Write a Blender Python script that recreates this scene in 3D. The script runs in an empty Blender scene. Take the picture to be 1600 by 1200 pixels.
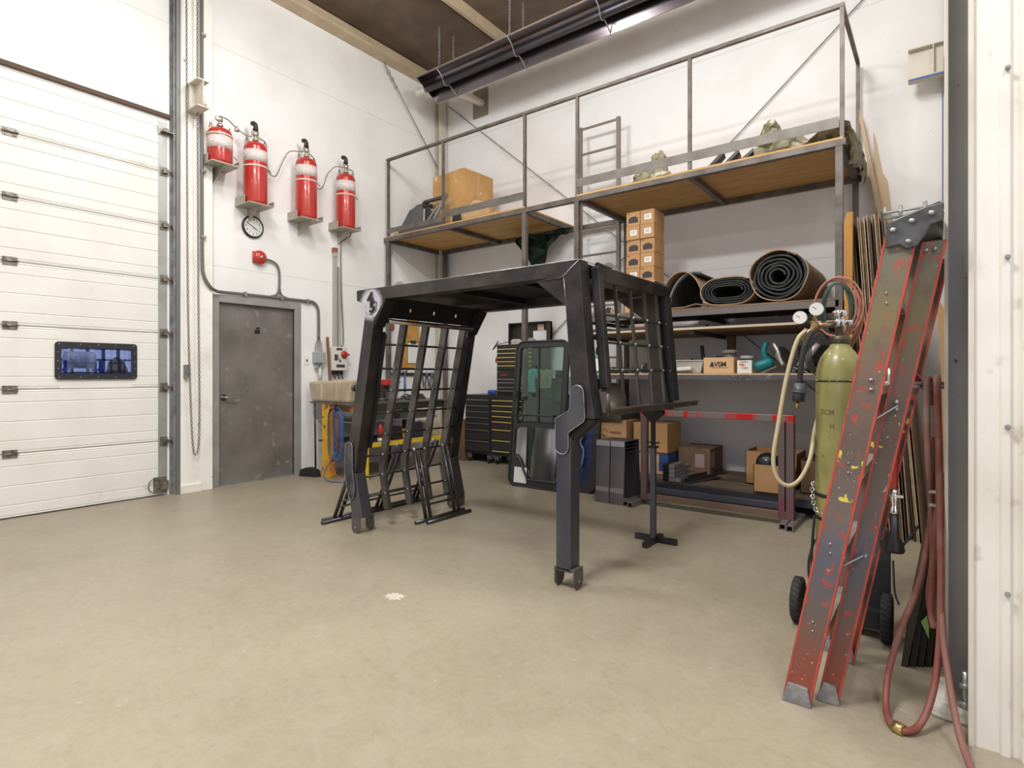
import bpy, bmesh, math, random
from mathutils import Vector, Matrix, Euler
from math import pi, sin, cos, radians
random.seed(7)
SC = bpy.context.scene
COL = SC.collection

# ------------------------------------------------------------ camera, world, lights, exposure
cam_d = bpy.data.cameras.new('camera')
cam_d.sensor_width = 36.0
cam_d.lens = 890.0 / 1600.0 * 36.0
cam_d.shift_y = -15.0 / 1600.0
cam_d.clip_start = 0.05
cam = bpy.data.objects.new('camera', cam_d)
COL.objects.link(cam)
cam.location = (6.4, 0.0, 1.24)
cam.rotation_euler = (radians(90), 0, radians(37.156))
SC.camera = cam

world = bpy.data.worlds.new('dusk_sky')
SC.world = world
world.use_nodes = True
wb = world.node_tree.nodes['Background']
wb.inputs[0].default_value = (0.40, 0.46, 0.72, 1)
wb.inputs[1].default_value = 0.75

SC.view_settings.view_transform = 'Standard'
SC.view_settings.look = 'None'
SC.view_settings.gamma = 1.0
SC.view_settings.use_curve_mapping = False
SC.view_settings.exposure = 0.06

def area(name, loc, sx, sy, power, col, rot=(0, 0, 0)):
    l = bpy.data.lights.new(name, 'AREA')
    l.shape = 'RECTANGLE'
    l.size = sx
    l.size_y = sy
    l.energy = power
    l.color = col
    o = bpy.data.objects.new(name, l)
    COL.objects.link(o)
    o.location = loc
    o.rotation_euler = rot
    return o

WARM = (1.0, 0.985, 0.965)
LAMPS = [(4.6, 0.2, 5.45, 255), (8.2, 0.0, 5.45, 110), (2.4, 1.9, 5.45, 62), (4.6, -3.6, 5.45, 60),
         (8.6, -3.6, 5.45, 40), (1.8, -3.6, 5.45, 22)]
UPPER_FILLS = [(2.6, 3.4, 5.15, 95), (5.3, 3.4, 5.15, 160)]  # unseen point fills added to brighten the upper walls and roof
for lx, ly, lz, lp in LAMPS:
    area('ceiling_lamp', (lx, ly, lz), 1.2, 0.5, lp, WARM)
for lx, ly, lz, lp in UPPER_FILLS:
    l = bpy.data.lights.new('upper_wall_fill', 'POINT'); l.energy = lp; l.color = WARM; l.shadow_soft_size = .28
    o = bpy.data.objects.new('upper_wall_fill', l); COL.objects.link(o); o.location = (lx, ly, lz)
# cool fill added behind the camera for bluish shade; no bay opening is modelled
area('cool_fill', (8.6, -6.6, 2.0), 4.0, 3.4, 80, (0.52, 0.62, 1.0), (radians(90), 0, 0))

# ------------------------------------------------------------ materials
MATS = {}
def M(name, c, rough=.5, metal=0.0, c2=None, scale=6.0, lo=.4, hi=.65, bump=0.0, bscale=60.0, stretch=None, c3=None, scale3=40.0, lo3=.6, hi3=.68, coat=0, spec=None, detail=6, rough2=None):
    if name in MATS:
        return MATS[name]
    m = bpy.data.materials.new(name)
    m.use_nodes = True
    nt = m.node_tree
    b = nt.nodes['Principled BSDF']
    b.inputs['Base Color'].default_value = (*c, 1)
    b.inputs['Roughness'].default_value = rough
    b.inputs['Metallic'].default_value = metal
    if coat: b.inputs['Coat Weight'].default_value = coat
    if spec is not None: b.inputs['Specular IOR Level'].default_value = spec
    tc = nt.nodes.new('ShaderNodeTexCoord')
    src = tc.outputs['Object']
    if stretch:
        mp = nt.nodes.new('ShaderNodeMapping')
        mp.inputs['Scale'].default_value = stretch
        nt.links.new(src, mp.inputs[0])
        src = mp.outputs[0]
    def mixin(prev, colr, sc, a, z, det):
        n = nt.nodes.new('ShaderNodeTexNoise')
        n.inputs['Scale'].default_value = sc
        n.inputs['Detail'].default_value = det
        nt.links.new(src, n.inputs['Vector'])
        r = nt.nodes.new('ShaderNodeMapRange')
        r.inputs['From Min'].default_value = a
        r.inputs['From Max'].default_value = z
        nt.links.new(n.outputs['Fac'], r.inputs['Value'])
        mx = nt.nodes.new('ShaderNodeMix')
        mx.data_type = 'RGBA'
        nt.links.new(r.outputs[0], mx.inputs[0])
        if isinstance(prev, tuple): mx.inputs[6].default_value = (*prev, 1)
        else: nt.links.new(prev, mx.inputs[6])
        mx.inputs[7].default_value = (*colr, 1)
        return mx.outputs[2], r.outputs[0]
    cur = c
    fac = None
    if c2:
        cur, fac = mixin(cur, c2, scale, lo, hi, detail)
    if c3:
        cur, _ = mixin(cur, c3, scale3, lo3, hi3, 4)
    if not isinstance(cur, tuple):
        nt.links.new(cur, b.inputs['Base Color'])
    if rough2 is not None and fac is not None:
        r = nt.nodes.new('ShaderNodeMapRange')
        r.inputs['To Min'].default_value = rough
        r.inputs['To Max'].default_value = rough2
        nt.links.new(fac, r.inputs['Value'])
        nt.links.new(r.outputs[0], b.inputs['Roughness'])
    if bump:
        n = nt.nodes.new('ShaderNodeTexNoise')
        n.inputs['Scale'].default_value = bscale
        n.inputs['Detail'].default_value = 5
        nt.links.new(src, n.inputs['Vector'])
        bp = nt.nodes.new('ShaderNodeBump')
        bp.inputs['Strength'].default_value = bump
        bp.inputs['Distance'].default_value = 0.01
        nt.links.new(n.outputs['Fac'], bp.inputs['Height'])
        nt.links.new(bp.outputs[0], b.inputs['Normal'])
    MATS[name] = m
    return m

def glass(name, tint, refl=.12, rough=.02):
    m = bpy.data.materials.new(name)
    m.use_nodes = True
    nt = m.node_tree
    nt.nodes.remove(nt.nodes['Principled BSDF'])
    out = nt.nodes['Material Output']
    t = nt.nodes.new('ShaderNodeBsdfTransparent')
    t.inputs[0].default_value = (*tint, 1)
    g = nt.nodes.new('ShaderNodeBsdfGlossy')
    g.inputs['Roughness'].default_value = rough
    fr = nt.nodes.new('ShaderNodeFresnel')
    fr.inputs[0].default_value = 1.5
    mr = nt.nodes.new('ShaderNodeMath'); mr.operation = 'ADD'; mr.inputs[1].default_value = refl
    nt.links.new(fr.outputs[0], mr.inputs[0])
    mx = nt.nodes.new('ShaderNodeMixShader')
    nt.links.new(mr.outputs[0], mx.inputs[0])
    nt.links.new(t.outputs[0], mx.inputs[1])
    nt.links.new(g.outputs[0], mx.inputs[2])
    nt.links.new(mx.outputs[0], out.inputs[0])
    return m

def wall_mat(name, base, seams=True, grime=(.55, .50, .42)):
    m = bpy.data.materials.new(name)
    m.use_nodes = True
    nt = m.node_tree
    N = nt.nodes.new; L = nt.links.new
    b = nt.nodes['Principled BSDF']
    b.inputs['Roughness'].default_value = .55
    tc = N('ShaderNodeTexCoord')
    n = N('ShaderNodeTexNoise'); n.inputs['Scale'].default_value = 1.3; n.inputs['Detail'].default_value = 8
    L(tc.outputs['Object'], n.inputs['Vector'])
    r = N('ShaderNodeMapRange'); r.inputs['From Min'].default_value = .45; r.inputs['From Max'].default_value = .8
    r.inputs['To Max'].default_value = .35
    L(n.outputs['Fac'], r.inputs['Value'])
    mx = N('ShaderNodeMix'); mx.data_type = 'RGBA'
    mx.inputs[6].default_value = (*base, 1); mx.inputs[7].default_value = (*grime, 1)
    L(r.outputs[0], mx.inputs[0])
    cur = mx.outputs[2]
    # small chips and specks
    n2 = N('ShaderNodeTexNoise'); n2.inputs['Scale'].default_value = 38; n2.inputs['Detail'].default_value = 3
    L(tc.outputs['Object'], n2.inputs['Vector'])
    r2 = N('ShaderNodeMapRange'); r2.inputs['From Min'].default_value = .74; r2.inputs['From Max'].default_value = .78
    L(n2.outputs['Fac'], r2.inputs['Value'])
    mx2 = N('ShaderNodeMix'); mx2.data_type = 'RGBA'
    L(r2.outputs[0], mx2.inputs[0]); L(cur, mx2.inputs[6]); mx2.inputs[7].default_value = (.25, .2, .16, 1)
    cur = mx2.outputs[2]
    if seams:
        sep = N('ShaderNodeSeparateXYZ'); L(tc.outputs['Object'], sep.inputs[0])
        for z in (2.44, 4.88):
            s = N('ShaderNodeMath'); s.operation = 'SUBTRACT'; s.inputs[1].default_value = z; L(sep.outputs[2], s.inputs[0])
            a = N('ShaderNodeMath'); a.operation = 'ABSOLUTE'; L(s.outputs[0], a.inputs[0])
            lt = N('ShaderNodeMath'); lt.operation = 'LESS_THAN'; lt.inputs[1].default_value = .006; L(a.outputs[0], lt.inputs[0])
            mm = N('ShaderNodeMath'); mm.operation = 'MULTIPLY'; mm.inputs[1].default_value = .35; L(lt.outputs[0], mm.inputs[0])
            m3 = N('ShaderNodeMix'); m3.data_type = 'RGBA'
            L(mm.outputs[0], m3.inputs[0]); L(cur, m3.inputs[6]); m3.inputs[7].default_value = (.5, .47, .42, 1)
            cur = m3.outputs[2]
    L(cur, b.inputs['Base Color'])
    return m

def floor_mat():
    m = bpy.data.materials.new('concrete_floor')
    m.use_nodes = True
    nt = m.node_tree
    N = nt.nodes.new; L = nt.links.new
    b = nt.nodes['Principled BSDF']
    tc = N('ShaderNodeTexCoord')
    def noise(sc, det, dist=0, st=None, rough=.55):
        n = N('ShaderNodeTexNoise'); n.inputs['Scale'].default_value = sc; n.inputs['Detail'].default_value = det
        n.inputs['Distortion'].default_value = dist; n.inputs['Roughness'].default_value = rough
        if st:
            mp = N('ShaderNodeMapping'); mp.inputs['Scale'].default_value = st; mp.inputs['Rotation'].default_value = (0, 0, .5)
            L(tc.outputs['Object'], mp.inputs[0]); L(mp.outputs[0], n.inputs['Vector'])
        else:
            L(tc.outputs['Object'], n.inputs['Vector'])
        return n.outputs['Fac']
    def mr(v, a, z, t=1.0):
        r = N('ShaderNodeMapRange'); r.inputs['From Min'].default_value = a; r.inputs['From Max'].default_value = z; r.inputs['To Max'].default_value = t
        L(v, r.inputs['Value']); return r.outputs[0]
    def mix(f, a, c):
        x = N('ShaderNodeMix'); x.data_type = 'RGBA'; L(f, x.inputs[0])
        if isinstance(a, tuple): x.inputs[6].default_value = (*a, 1)
        else: L(a, x.inputs[6])
        x.inputs[7].default_value = (*c, 1); return x.outputs[2]
    cur = mix(mr(noise(.7, 8, .6), .35, .7), (.345, .298, .215), (.285, .243, .172))
    cur = mix(mr(noise(3.2, 9, 1.2, None, .68), .45, .75, .55), cur, (.37, .325, .245))
    cur = mix(mr(noise(2.0, 9, 2.0, (1, 3, 1), .7), .56, .8, .35), cur, (.20, .17, .12))
    cur = mix(mr(noise(13, 9, 1.5, None, .7), .42, .68, .30), cur, (.40, .36, .29))
    cur = mix(mr(noise(9, 9, 2.5, None, .72), .50, .72, .35), cur, (.20, .165, .115))
    cur = mix(mr(noise(60, 4), .70, .78, .7), cur, (.13, .11, .085))
    cur = mix(mr(noise(22, 6, 1), .69, .76, .6), cur, (.58, .55, .50))
    L(cur, b.inputs['Base Color'])
    rr = N('ShaderNodeMapRange'); rr.inputs['To Min'].default_value = .30; rr.inputs['To Max'].default_value = .55
    L(noise(2.2, 7, .5), rr.inputs['Value']); L(rr.outputs[0], b.inputs['Roughness'])
    bp = N('ShaderNodeBump'); bp.inputs['Strength'].default_value = .12; bp.inputs['Distance'].default_value = .01
    L(noise(35, 5), bp.inputs['Height']); L(bp.outputs[0], b.inputs['Normal'])
    return m

WALLM = wall_mat('painted_wall_panel', (.87, .865, .855))
BWALLM = wall_mat('painted_back_wall', (.88, .875, .875))
FLOORM = floor_mat()
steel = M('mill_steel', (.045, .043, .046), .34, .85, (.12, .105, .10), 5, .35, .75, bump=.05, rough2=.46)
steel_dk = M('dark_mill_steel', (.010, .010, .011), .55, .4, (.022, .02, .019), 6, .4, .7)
steel_blue = M('blued_steel', (.075, .08, .11), .38, .8, (.17, .165, .18), 4, .35, .8, stretch=(1, 1, .3))
weld = M('ground_weld_steel', (.42, .42, .45), .35, .9, (.22, .22, .25), 20)
tube_br = M('weathered_tube_steel', (.165, .142, .125), .5, .35, (.10, .085, .075), 8, bump=.05)
tube_dk = M('shaded_tube_steel', (.055, .05, .047), .5, .4, (.09, .08, .07), 8)
rail_gy = M('dull_flat_bar_steel', (.19, .175, .155), .5, .4, (.14, .125, .11), 7)
ply = M('pine_plywood', (.62, .38, .13), .6, 0, (.48, .26, .07), 3, .35, .7, stretch=(1, 9, 1), c3=(.2, .09, .03), scale3=3.2, lo3=.74, hi3=.8)
ply_edge = M('plywood_edge', (.58, .42, .24), .7, 0, (.40, .27, .14), 30, stretch=(1, 1, 12))
card = M('corrugated_cardboard', (.44, .25, .11), .75, 0, (.40, .22, .09), 4)
card_lt = M('pale_cardboard', (.60, .40, .22), .75, 0, (.53, .34, .18), 4)
card_dk = M('dark_cardboard', (.20, .12, .07), .8, 0, (.15, .09, .05), 5)
white_p = M('white_label_paper', (.80, .80, .78), .6)
black_p = M('black_print', (.015, .015, .015), .6)
cream = M('cream_painted_steel', (.66, .62, .52), .5, 0, (.56, .50, .40), 5, .45, .8, c3=(.28, .14, .06), scale3=14, lo3=.72, hi3=.78)
red = M('red_enamel', (.50, .034, .024), .28, 0, (.40, .028, .02), 3, coat=.3)
black = M('black_plastic', (.018, .018, .02), .45)
rubber = M('black_rubber', (.022, .021, .02), .75, bump=.2, bscale=40)
galv = M('galvanised_steel', (.52, .53, .53), .38, .8, (.36, .37, .38), 12)
galv_dk = M('dull_galvanised_track', (.36, .37, .36), .5, .4, (.24, .24, .235), 10)
brass = M('brass', (.55, .40, .18), .3, .9)
chrome = M('chrome', (.75, .75, .77), .15, 1.0)
yellow = M('worn_yellow_paint', (.72, .42, .03), .5, 0, (.55, .20, .03), 4, .5, .7, c3=(.12, .08, .05), scale3=14, lo3=.6, hi3=.68)
plasticw = M('translucent_beige_plastic', (.56, .46, .33), .5, 0, (.42, .33, .22), 4)

# ------------------------------------------------------------ geometry helpers
def V(*a):
    return Vector(a)
def nb():
    return bmesh.new()
def box(bm, x0, y0, z0, x1, y1, z1, m=None):
    vs = [bm.verts.new(p) for p in ((x0, y0, z0), (x1, y0, z0), (x1, y1, z0), (x0, y1, z0), (x0, y0, z1), (x1, y0, z1), (x1, y1, z1), (x0, y1, z1))]
    if m is not None:
        for v in vs: v.co = m @ v.co
    for f in ((0, 3, 2, 1), (4, 5, 6, 7), (0, 1, 5, 4), (1, 2, 6, 5), (2, 3, 7, 6), (3, 0, 4, 7)):
        bm.faces.new([vs[i] for i in f])
    return bm
def beam(bm, p0, p1, w, h, up=(0, 0, 1)):
    """rectangular bar from p0 to p1, w across, h along 'up'"""
    p0 = Vector(p0); p1 = Vector(p1)
    d = (p1 - p0).normalized()
    u = Vector(up)
    s = d.cross(u)
    if s.length < 1e-4: s = d.cross(Vector((1, 0, 0)))
    s.normalize()
    u = s.cross(d).normalized()
    vs = []
    for p in (p0, p1):
        for a, b in ((-1, -1), (1, -1), (1, 1), (-1, 1)):
            vs.append(bm.verts.new(p + s * (a * w / 2) + u * (b * h / 2)))
    for f in ((3, 2, 1, 0), (4, 5, 6, 7), (0, 1, 5, 4), (1, 2, 6, 5), (2, 3, 7, 6), (3, 0, 4, 7)):
        bm.faces.new([vs[i] for i in f])
    return bm
def tube(bm, pts, r, seg=8, closed=False, caps=True):
    pts = [Vector(p) for p in pts]
    n = len(pts)
    rings = []
    prev = None
    for i, p in enumerate(pts):
        if closed:
            d = (pts[(i + 1) % n] - pts[i - 1])
        else:
            d = pts[min(i + 1, n - 1)] - pts[max(i - 1, 0)]
        d.normalize()
        if prev is None:
            a = Vector((0, 0, 1)) if abs(d.z) < .9 else Vector((1, 0, 0))
            s = d.cross(a).normalized()
        else:
            s = prev - d * prev.dot(d)
            s.normalize()
        prev = s
        t = d.cross(s)
        rr = r[i] if isinstance(r, (list, tuple)) else r
        rings.append([bm.verts.new(p + (s * cos(2 * pi * k / seg) + t * sin(2 * pi * k / seg)) * rr) for k in range(seg)])
    m = n if closed else n - 1
    for i in range(m):
        a, b = rings[i], rings[(i + 1) % n]
        for k in range(seg):
            f = bm.faces.new((a[k], a[(k + 1) % seg], b[(k + 1) % seg], b[k]))
            f.smooth = True
    if caps and not closed:
        bm.faces.new(list(reversed(rings[0])))
        bm.faces.new(rings[-1])
    return bm
def cyl(bm, p0, p1, r, seg=16, r1=None):
    return tube(bm, [p0, p1], [r, r if r1 is None else r1], seg)
def smooth_path(pts, n=6):
    """Catmull-Rom through pts"""
    P = [Vector(p) for p in pts]
    P = [P[0] * 2 - P[1]] + P + [P[-1] * 2 - P[-2]]
    out = []
    for i in range(1, len(P) - 2):
        for k in range(n):
            t = k / n
            a, b, c, d = P[i - 1], P[i], P[i + 1], P[i + 2]
            out.append(.5 * ((2 * b) + (c - a) * t + (2 * a - 5 * b + 4 * c - d) * t * t + (3 * b - a - 3 * c + d) * t ** 3))
    out.append(P[-2])
    return out
def lathe(bm, prof, c=(0, 0, 0), seg=24, mt=None):
    """profile [(r, z)] about z through c"""
    rings = []
    for r, z in prof:
        ring = []
        for k in range(seg):
            p = Vector((r * cos(2 * pi * k / seg), r * sin(2 * pi * k / seg), z))
            if mt is not None: p = mt @ p
            ring.append(bm.verts.new(p + Vector(c)))
        rings.append(ring)
    for a, b in zip(rings, rings[1:]):
        for k in range(seg):
            f = bm.faces.new((a[k], a[(k + 1) % seg], b[(k + 1) % seg], b[k])); f.smooth = True
    bm.faces.new(list(reversed(rings[0]))); bm.faces.new(rings[-1])
    return bm
def prism(bm, pts, o, u, v, d):
    """polygon pts (a,b) at o + a*u + b*v, extruded by vector d"""
    o, u, v, d = Vector(o), Vector(u), Vector(v), Vector(d)
    A = [bm.verts.new(o + u * a + v * b) for a, b in pts]
    B = [bm.verts.new(x.co + d) for x in A]
    n = len(A)
    bm.faces.new(list(reversed(A))); bm.faces.new(B)
    for i in range(n):
        bm.faces.new((A[i], A[(i + 1) % n], B[(i + 1) % n], B[i]))
    return bm
def xz(bm, pts, y0, y1):
    return prism(bm, pts, (0, y0, 0), (1, 0, 0), (0, 0, 1), (0, y1 - y0, 0))
def rrect(w, h, r, n=5, x0=0, y0=0):
    pts = []
    for cx_, cy_, a0 in ((w - r, h - r, 0), (r, h - r, 90), (r, r, 180), (w - r, r, 270)):
        for k in range(n + 1):
            a = radians(a0 + 90 * k / n)
            pts.append((x0 + cx_ + r * cos(a), y0 + cy_ + r * sin(a)))
    return pts
def eval_curve(cu, mt):
    o = bpy.data.objects.new('tmp', cu)
    COL.objects.link(o)
    dg = bpy.context.evaluated_depsgraph_get()
    me = bpy.data.meshes.new_from_object(o.evaluated_get(dg))
    bm = nb(); bm.from_mesh(me)
    bpy.data.meshes.remove(me)
    bpy.data.objects.remove(o); bpy.data.curves.remove(cu)
    bm.transform(mt)
    return bm
def holed(outer, holes, depth, mt):
    """flat plate in local xy with holes, thickness depth about z=0, placed by mt"""
    cu = bpy.data.curves.new('tmpc', 'CURVE')
    cu.dimensions = '2D'; cu.fill_mode = 'BOTH'; cu.extrude = depth / 2
    for loop in [outer] + holes:
        s = cu.splines.new('POLY'); s.points.add(len(loop) - 1)
        for p, (a, b) in zip(s.points, loop): p.co = (a, b, 0, 1)
        s.use_cyclic_u = True
    return eval_curve(cu, mt)
def text_bm(s, size, depth, mt, bold=0):
    cu = bpy.data.curves.new('tmpt', 'FONT')
    cu.body = s; cu.size = size; cu.extrude = depth / 2; cu.align_x = 'CENTER'; cu.align_y = 'CENTER'; cu.offset = bold
    return eval_curve(cu, mt)
def frame(o, xa, ya):
    """matrix with local x along xa, local y along ya at o"""
    x = Vector(xa).normalized(); y = Vector(ya); y = (y - x * y.dot(x)).normalized(); z = x.cross(y)
    m = Matrix((x, y, z)).transposed().to_4x4()
    m.translation = Vector(o)
    return m
WALL_L = lambda y, z, x=.01: frame((x, y, z), (0, 1, 0), (0, 0, 1))      # facing +x: text reads towards +y
FACE_Y = lambda x, y, z: frame((x, y, z), (1, 0, 0), (0, 0, 1))           # facing -y

WORLD = {}
def mk(name, bm, mat, parent=None, bev=0, smooth=False):
    me = bpy.data.meshes.new(name)
    bmesh.ops.recalc_face_normals(bm, faces=bm.faces)
    if parent is not None:
        bm.transform(WORLD[parent].inverted())
        loc = Vector((0, 0, 0))
    else:
        lo = Vector((min(v.co.x for v in bm.verts), min(v.co.y for v in bm.verts), min(v.co.z for v in bm.verts)))
        hi = Vector((max(v.co.x for v in bm.verts), max(v.co.y for v in bm.verts), 0))
        loc = Vector(((lo.x + hi.x) / 2, (lo.y + hi.y) / 2, lo.z))
        if name.split('_')[0] in ('wall', 'floor', 'ceiling', 'door', 'window', 'trim', 'baseboard'): loc = Vector((0, 0, 0))
        bm.transform(Matrix.Translation(-loc))
    if smooth:
        for f in bm.faces: f.smooth = True
    bm.to_mesh(me); bm.free()
    for mm in (mat if isinstance(mat, (list, tuple)) else [mat]): me.materials.append(mm)
    o = bpy.data.objects.new(name, me)
    COL.objects.link(o)
    o.location = loc
    if parent is not None:
        o.parent = parent
        WORLD[o] = WORLD[parent].copy()
    else:
        WORLD[o] = Matrix.Translation(loc)
    if bev:
        md = o.modifiers.new('edge', 'BEVEL'); md.width = bev; md.segments = 2; md.limit_method = 'ANGLE'; md.angle_limit = radians(50)
    return o
def part(name, bm, mat, parent, bev=0, label=None, smooth=False):
    o = mk(name, bm, mat, parent, bev, smooth)
    if label: o['label'] = label
    return o
def thing(name, label, cat, loc=(0, 0, 0), rotz=0, group=None):
    o = bpy.data.objects.new(name, None)
    COL.objects.link(o)
    o.empty_display_size = .1
    o.location = loc; o.rotation_euler = (0, 0, rotz)
    o['label'] = label; o['category'] = cat
    if group: o['group'] = group
    WORLD[o] = Matrix.Translation(Vector(loc)) @ Matrix.Rotation(rotz, 4, 'Z')
    return o
def single(name, bm, mat, label, cat, group=None, bev=0, kind=None, smooth=False):
    o = mk(name, bm, mat, None, bev, smooth)
    o['label'] = label; o['category'] = cat
    if group: o['group'] = group
    if kind: o['kind'] = kind
    return o
def struct(name, bm, mat, bev=0):
    o = mk(name, bm, mat, None, bev)
    o['kind'] = 'structure'
    return o
def dup(root, loc, rotz=0, label=None, group=None):
    def cp(o, par):
        c = o.copy(); COL.objects.link(c); c.parent = par
        for ch in [q for q in list(o.children)]: cp(ch, c)
        return c
    r = cp(root, None)
    r.location = loc; r.rotation_euler = (0, 0, rotz)
    if label: r['label'] = label
    if group: r['group'] = group
    return r
def loft_blob(bm, c, sx, sy, sz, rnd=.2, seg=14, rings=8, seed=1):
    """crumpled mound of cloth sitting on z=c.z"""
    rr = random.Random(seed)
    R = []
    for i in range(rings + 1):
        t = i / rings
        rad = cos(t * pi / 2) ** .7
        ring = []
        for k in range(seg):
            a = 2 * pi * k / seg
            j = 1 + rr.uniform(-rnd, rnd)
            ring.append(bm.verts.new((c[0] + sx * rad * j * cos(a), c[1] + sy * rad * j * sin(a), c[2] + sz * sin(t * pi / 2) * (1 + rr.uniform(-rnd, rnd) * (.6 if i else 0)))))
        R.append(ring)
    for a, b in zip(R, R[1:]):
        for k in range(seg): bm.faces.new((a[k], a[(k + 1) % seg], b[(k + 1) % seg], b[k]))
    bm.faces.new(list(reversed(R[0]))); bm.faces.new(R[-1])
    return bm
def sph(bm, c, r, seg=14, rings=8, sz=1):
    prof = [(max(r * sin(pi * i / rings), 1e-4), -r * cos(pi * i / rings) * sz) for i in range(rings + 1)]
    return lathe(bm, prof, c, seg)

# ============================================================ SETTING
bm = nb(); box(bm, -.2, -7.2, -.2, 12.2, 6.8, 0); struct('floor', bm, FLOORM)
# left wall around the overhead door opening (y -1.1..2.56, z 0..3.88) and the grey door (y 3.06..3.98, z 0..2.04)
bm = nb()
box(bm, -.2, -7.2, 0, 0, -1.1, 5.95); box(bm, -.2, -1.1, 3.86, 0, 2.54, 5.95)
box(bm, -.2, 2.54, 0, 0, 3.06, 5.95); box(bm, -.2, 3.98, 0, 0, 6.8, 5.95); box(bm, -.2, 3.06, 2.04, 0, 3.98, 5.95)
struct('wall_left', bm, WALLM)
bm = nb(); box(bm, 0, 6.6, 0, 6.8, 6.8, 6.5); struct('wall_back', bm, BWALLM)
bm = nb(); box(bm, 6.62, 2.47, 0, 6.8, 6.6, 6.5); struct('wall_right', bm, WALLM)
bm = nb(); box(bm, 12, -7.2, 0, 12.2, 2.6, 6.5); struct('wall_far_right', bm, WALLM)
bm = nb(); box(bm, 0, -7.2, 0, 12, -7, 6.5); struct('wall_rear', bm, WALLM)
# ribbed liner sheet beside the steel column, facing the camera
rib = M('ribbed_wall_sheet', (.80, .765, .705), .45, 0, (.68, .64, .57), 2.2, .45, .75, c3=(.42, .36, .28), scale3=9, lo3=.62, hi3=.8, bump=.03, bscale=4)
bm = nb()
prof = [(6.478, 0)]
x = 6.545
while x < 12:
    prof += [(x, 0), (x + .006, .012), (x + .026, .012), (x + .032, 0), (x + .050, 0), (x + .056, .02), (x + .09, .02), (x + .1, 0)]
    x += .24
prof = [(a, b) for a, b in prof if a < 12] + [(12, 0)]
pts = [(a, 2.45 - b) for a, b in prof] + [(12, 2.47), (6.478, 2.47)]
prism(bm, pts, (0, 0, 0), (1, 0, 0), (0, 1, 0), (0, 0, 6.4))
wfr = struct('wall_front_right', bm, rib)
for k, z in enumerate((.53, 1.07, 1.62, 2.23, 2.8)):
    b2 = nb(); cyl(b2, (6.565, 2.428, z), (6.565, 2.434, z), .008, 10); cyl(b2, (6.565, 2.423, z), (6.565, 2.43, z), .005, 6)
    part('screw', b2, galv_dk, wfr)
bm = nb(); box(bm, 6.466, 2.44, 0, 6.480, 2.475, 6.4); struct('trim_1', bm, cream)
# roof: slopes gently up to the right, with purlins
roofm = M('ribbed_roof_sheet', (.17, .12, .085), .6, 0, (.12, .085, .06), 3)
purlm = M('cream_roof_purlin', (.58, .47, .32), .55, 0, (.5, .4, .26), 4)
bm = nb()
prism(bm, [(-.2, 5.92), (12.2, 6.55), (12.2, 6.62), (-.2, 5.99)], (0, -7.2, 0), (1, 0, 0), (0, 0, 1), (0, 14, 0))
struct('ceiling', bm, roofm)
bm = nb(); box(bm, 0.0, -7, 5.70, .06, 6.6, 5.92); box(bm, .06, -7, 5.70, .2, 6.6, 5.73); struct('trim_2', bm, purlm)
for i, x in enumerate((1.5, 3.0, 4.5, 6.0, 7.5, 9.0, 10.5)):
    zt = 5.92 + .0508 * (x + .2)
    bm = nb(); box(bm, x, -7, zt - .2, x + .012, 6.6, zt); box(bm, x, -7, zt - .2, x + .07, 6.6, zt - .188)
    struct('trim_%d' % (3 + i), bm, purlm)
bm = nb()
for y in (5.1,):
    prism(bm, [(0, 5.55), (12, 5.9), (12, 5.93), (0, 5.58)], (0, y, 0), (1, 0, 0), (0, 0, 1), (0, .16, 0))
    prism(bm, [(0, 5.55), (12, 5.9), (12, 6.5), (0, 5.9)], (0, y + .076, 0), (1, 0, 0), (0, 0, 1), (0, .008, 0))
bm.free()

# yard behind the overhead door, seen through its small window
bm = nb(); box(bm, -14, -8, -.25, -.25, 9, -.2); struct('floor_yard', bm, M('wet_yard_gravel', (.10, .11, .15), .7, 0, (.16, .17, .22), 3))
tk = thing('storage_tank', 'white round tank on blue legs out in the yard, seen through the door window', 'tank', (-2.6, 2.5, -.2))
b = nb(); cyl(b, (-2.6, 2.36, 1.43), (-2.6, 2.68, 1.43), .11, 20); part('tank_body', b, M('white_tank', (.8, .82, .85), .35), tk, bev=.02)
bluep = M('blue_paint', (.05, .12, .5), .5)
for y in (2.34, 2.72):
    b = nb(); beam(b, (-2.45, y, -.2), (-2.5, y, 1.42), .03, .03); beam(b, (-2.75, y, -.2), (-2.7, y, 1.42), .03, .03); beam(b, (-2.8, y, 1.30), (-2.4, y, 1.30), .03, .03)
    part('leg', b, bluep, tk)
yf = thing('pallet_rack', 'bluish grey steel rack out in the yard beyond the white tank', 'rack', (-4, 3.3, -.2))
rackm = M('rack_blue_grey', (.16, .2, .36), .5)
for k in range(7):
    y = 2.6 + k * .2
    b = nb(); box(b, -4.03, y, -.2, -3.97, y + .03, 2.3); part('upright', b, rackm, yf)
for z in (.9, 1.25, 1.45, 1.62):
    b = nb(); box(b, -4.05, 2.6, z, -3.97, 3.83, z + .03); part('rack_beam', b, rackm, yf)
b = nb(); loft_blob(b, (-3.4, 3.2, .95), .12, .16, .52, .12, seed=4)
single('wrapped_load', b, M('dark_tarp_blue', (.02, .025, .05), .6), 'dark wrapped load standing in the yard beyond the door window', 'load', smooth=True)
b = nb(); box(b, -3.7, 2.9, -.2, -3.1, 3.5, .95); single('yard_crate', b, M('grey_crate', (.2, .2, .25), .7), 'grey crate in the yard under the dark wrapped load', 'crate')

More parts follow.
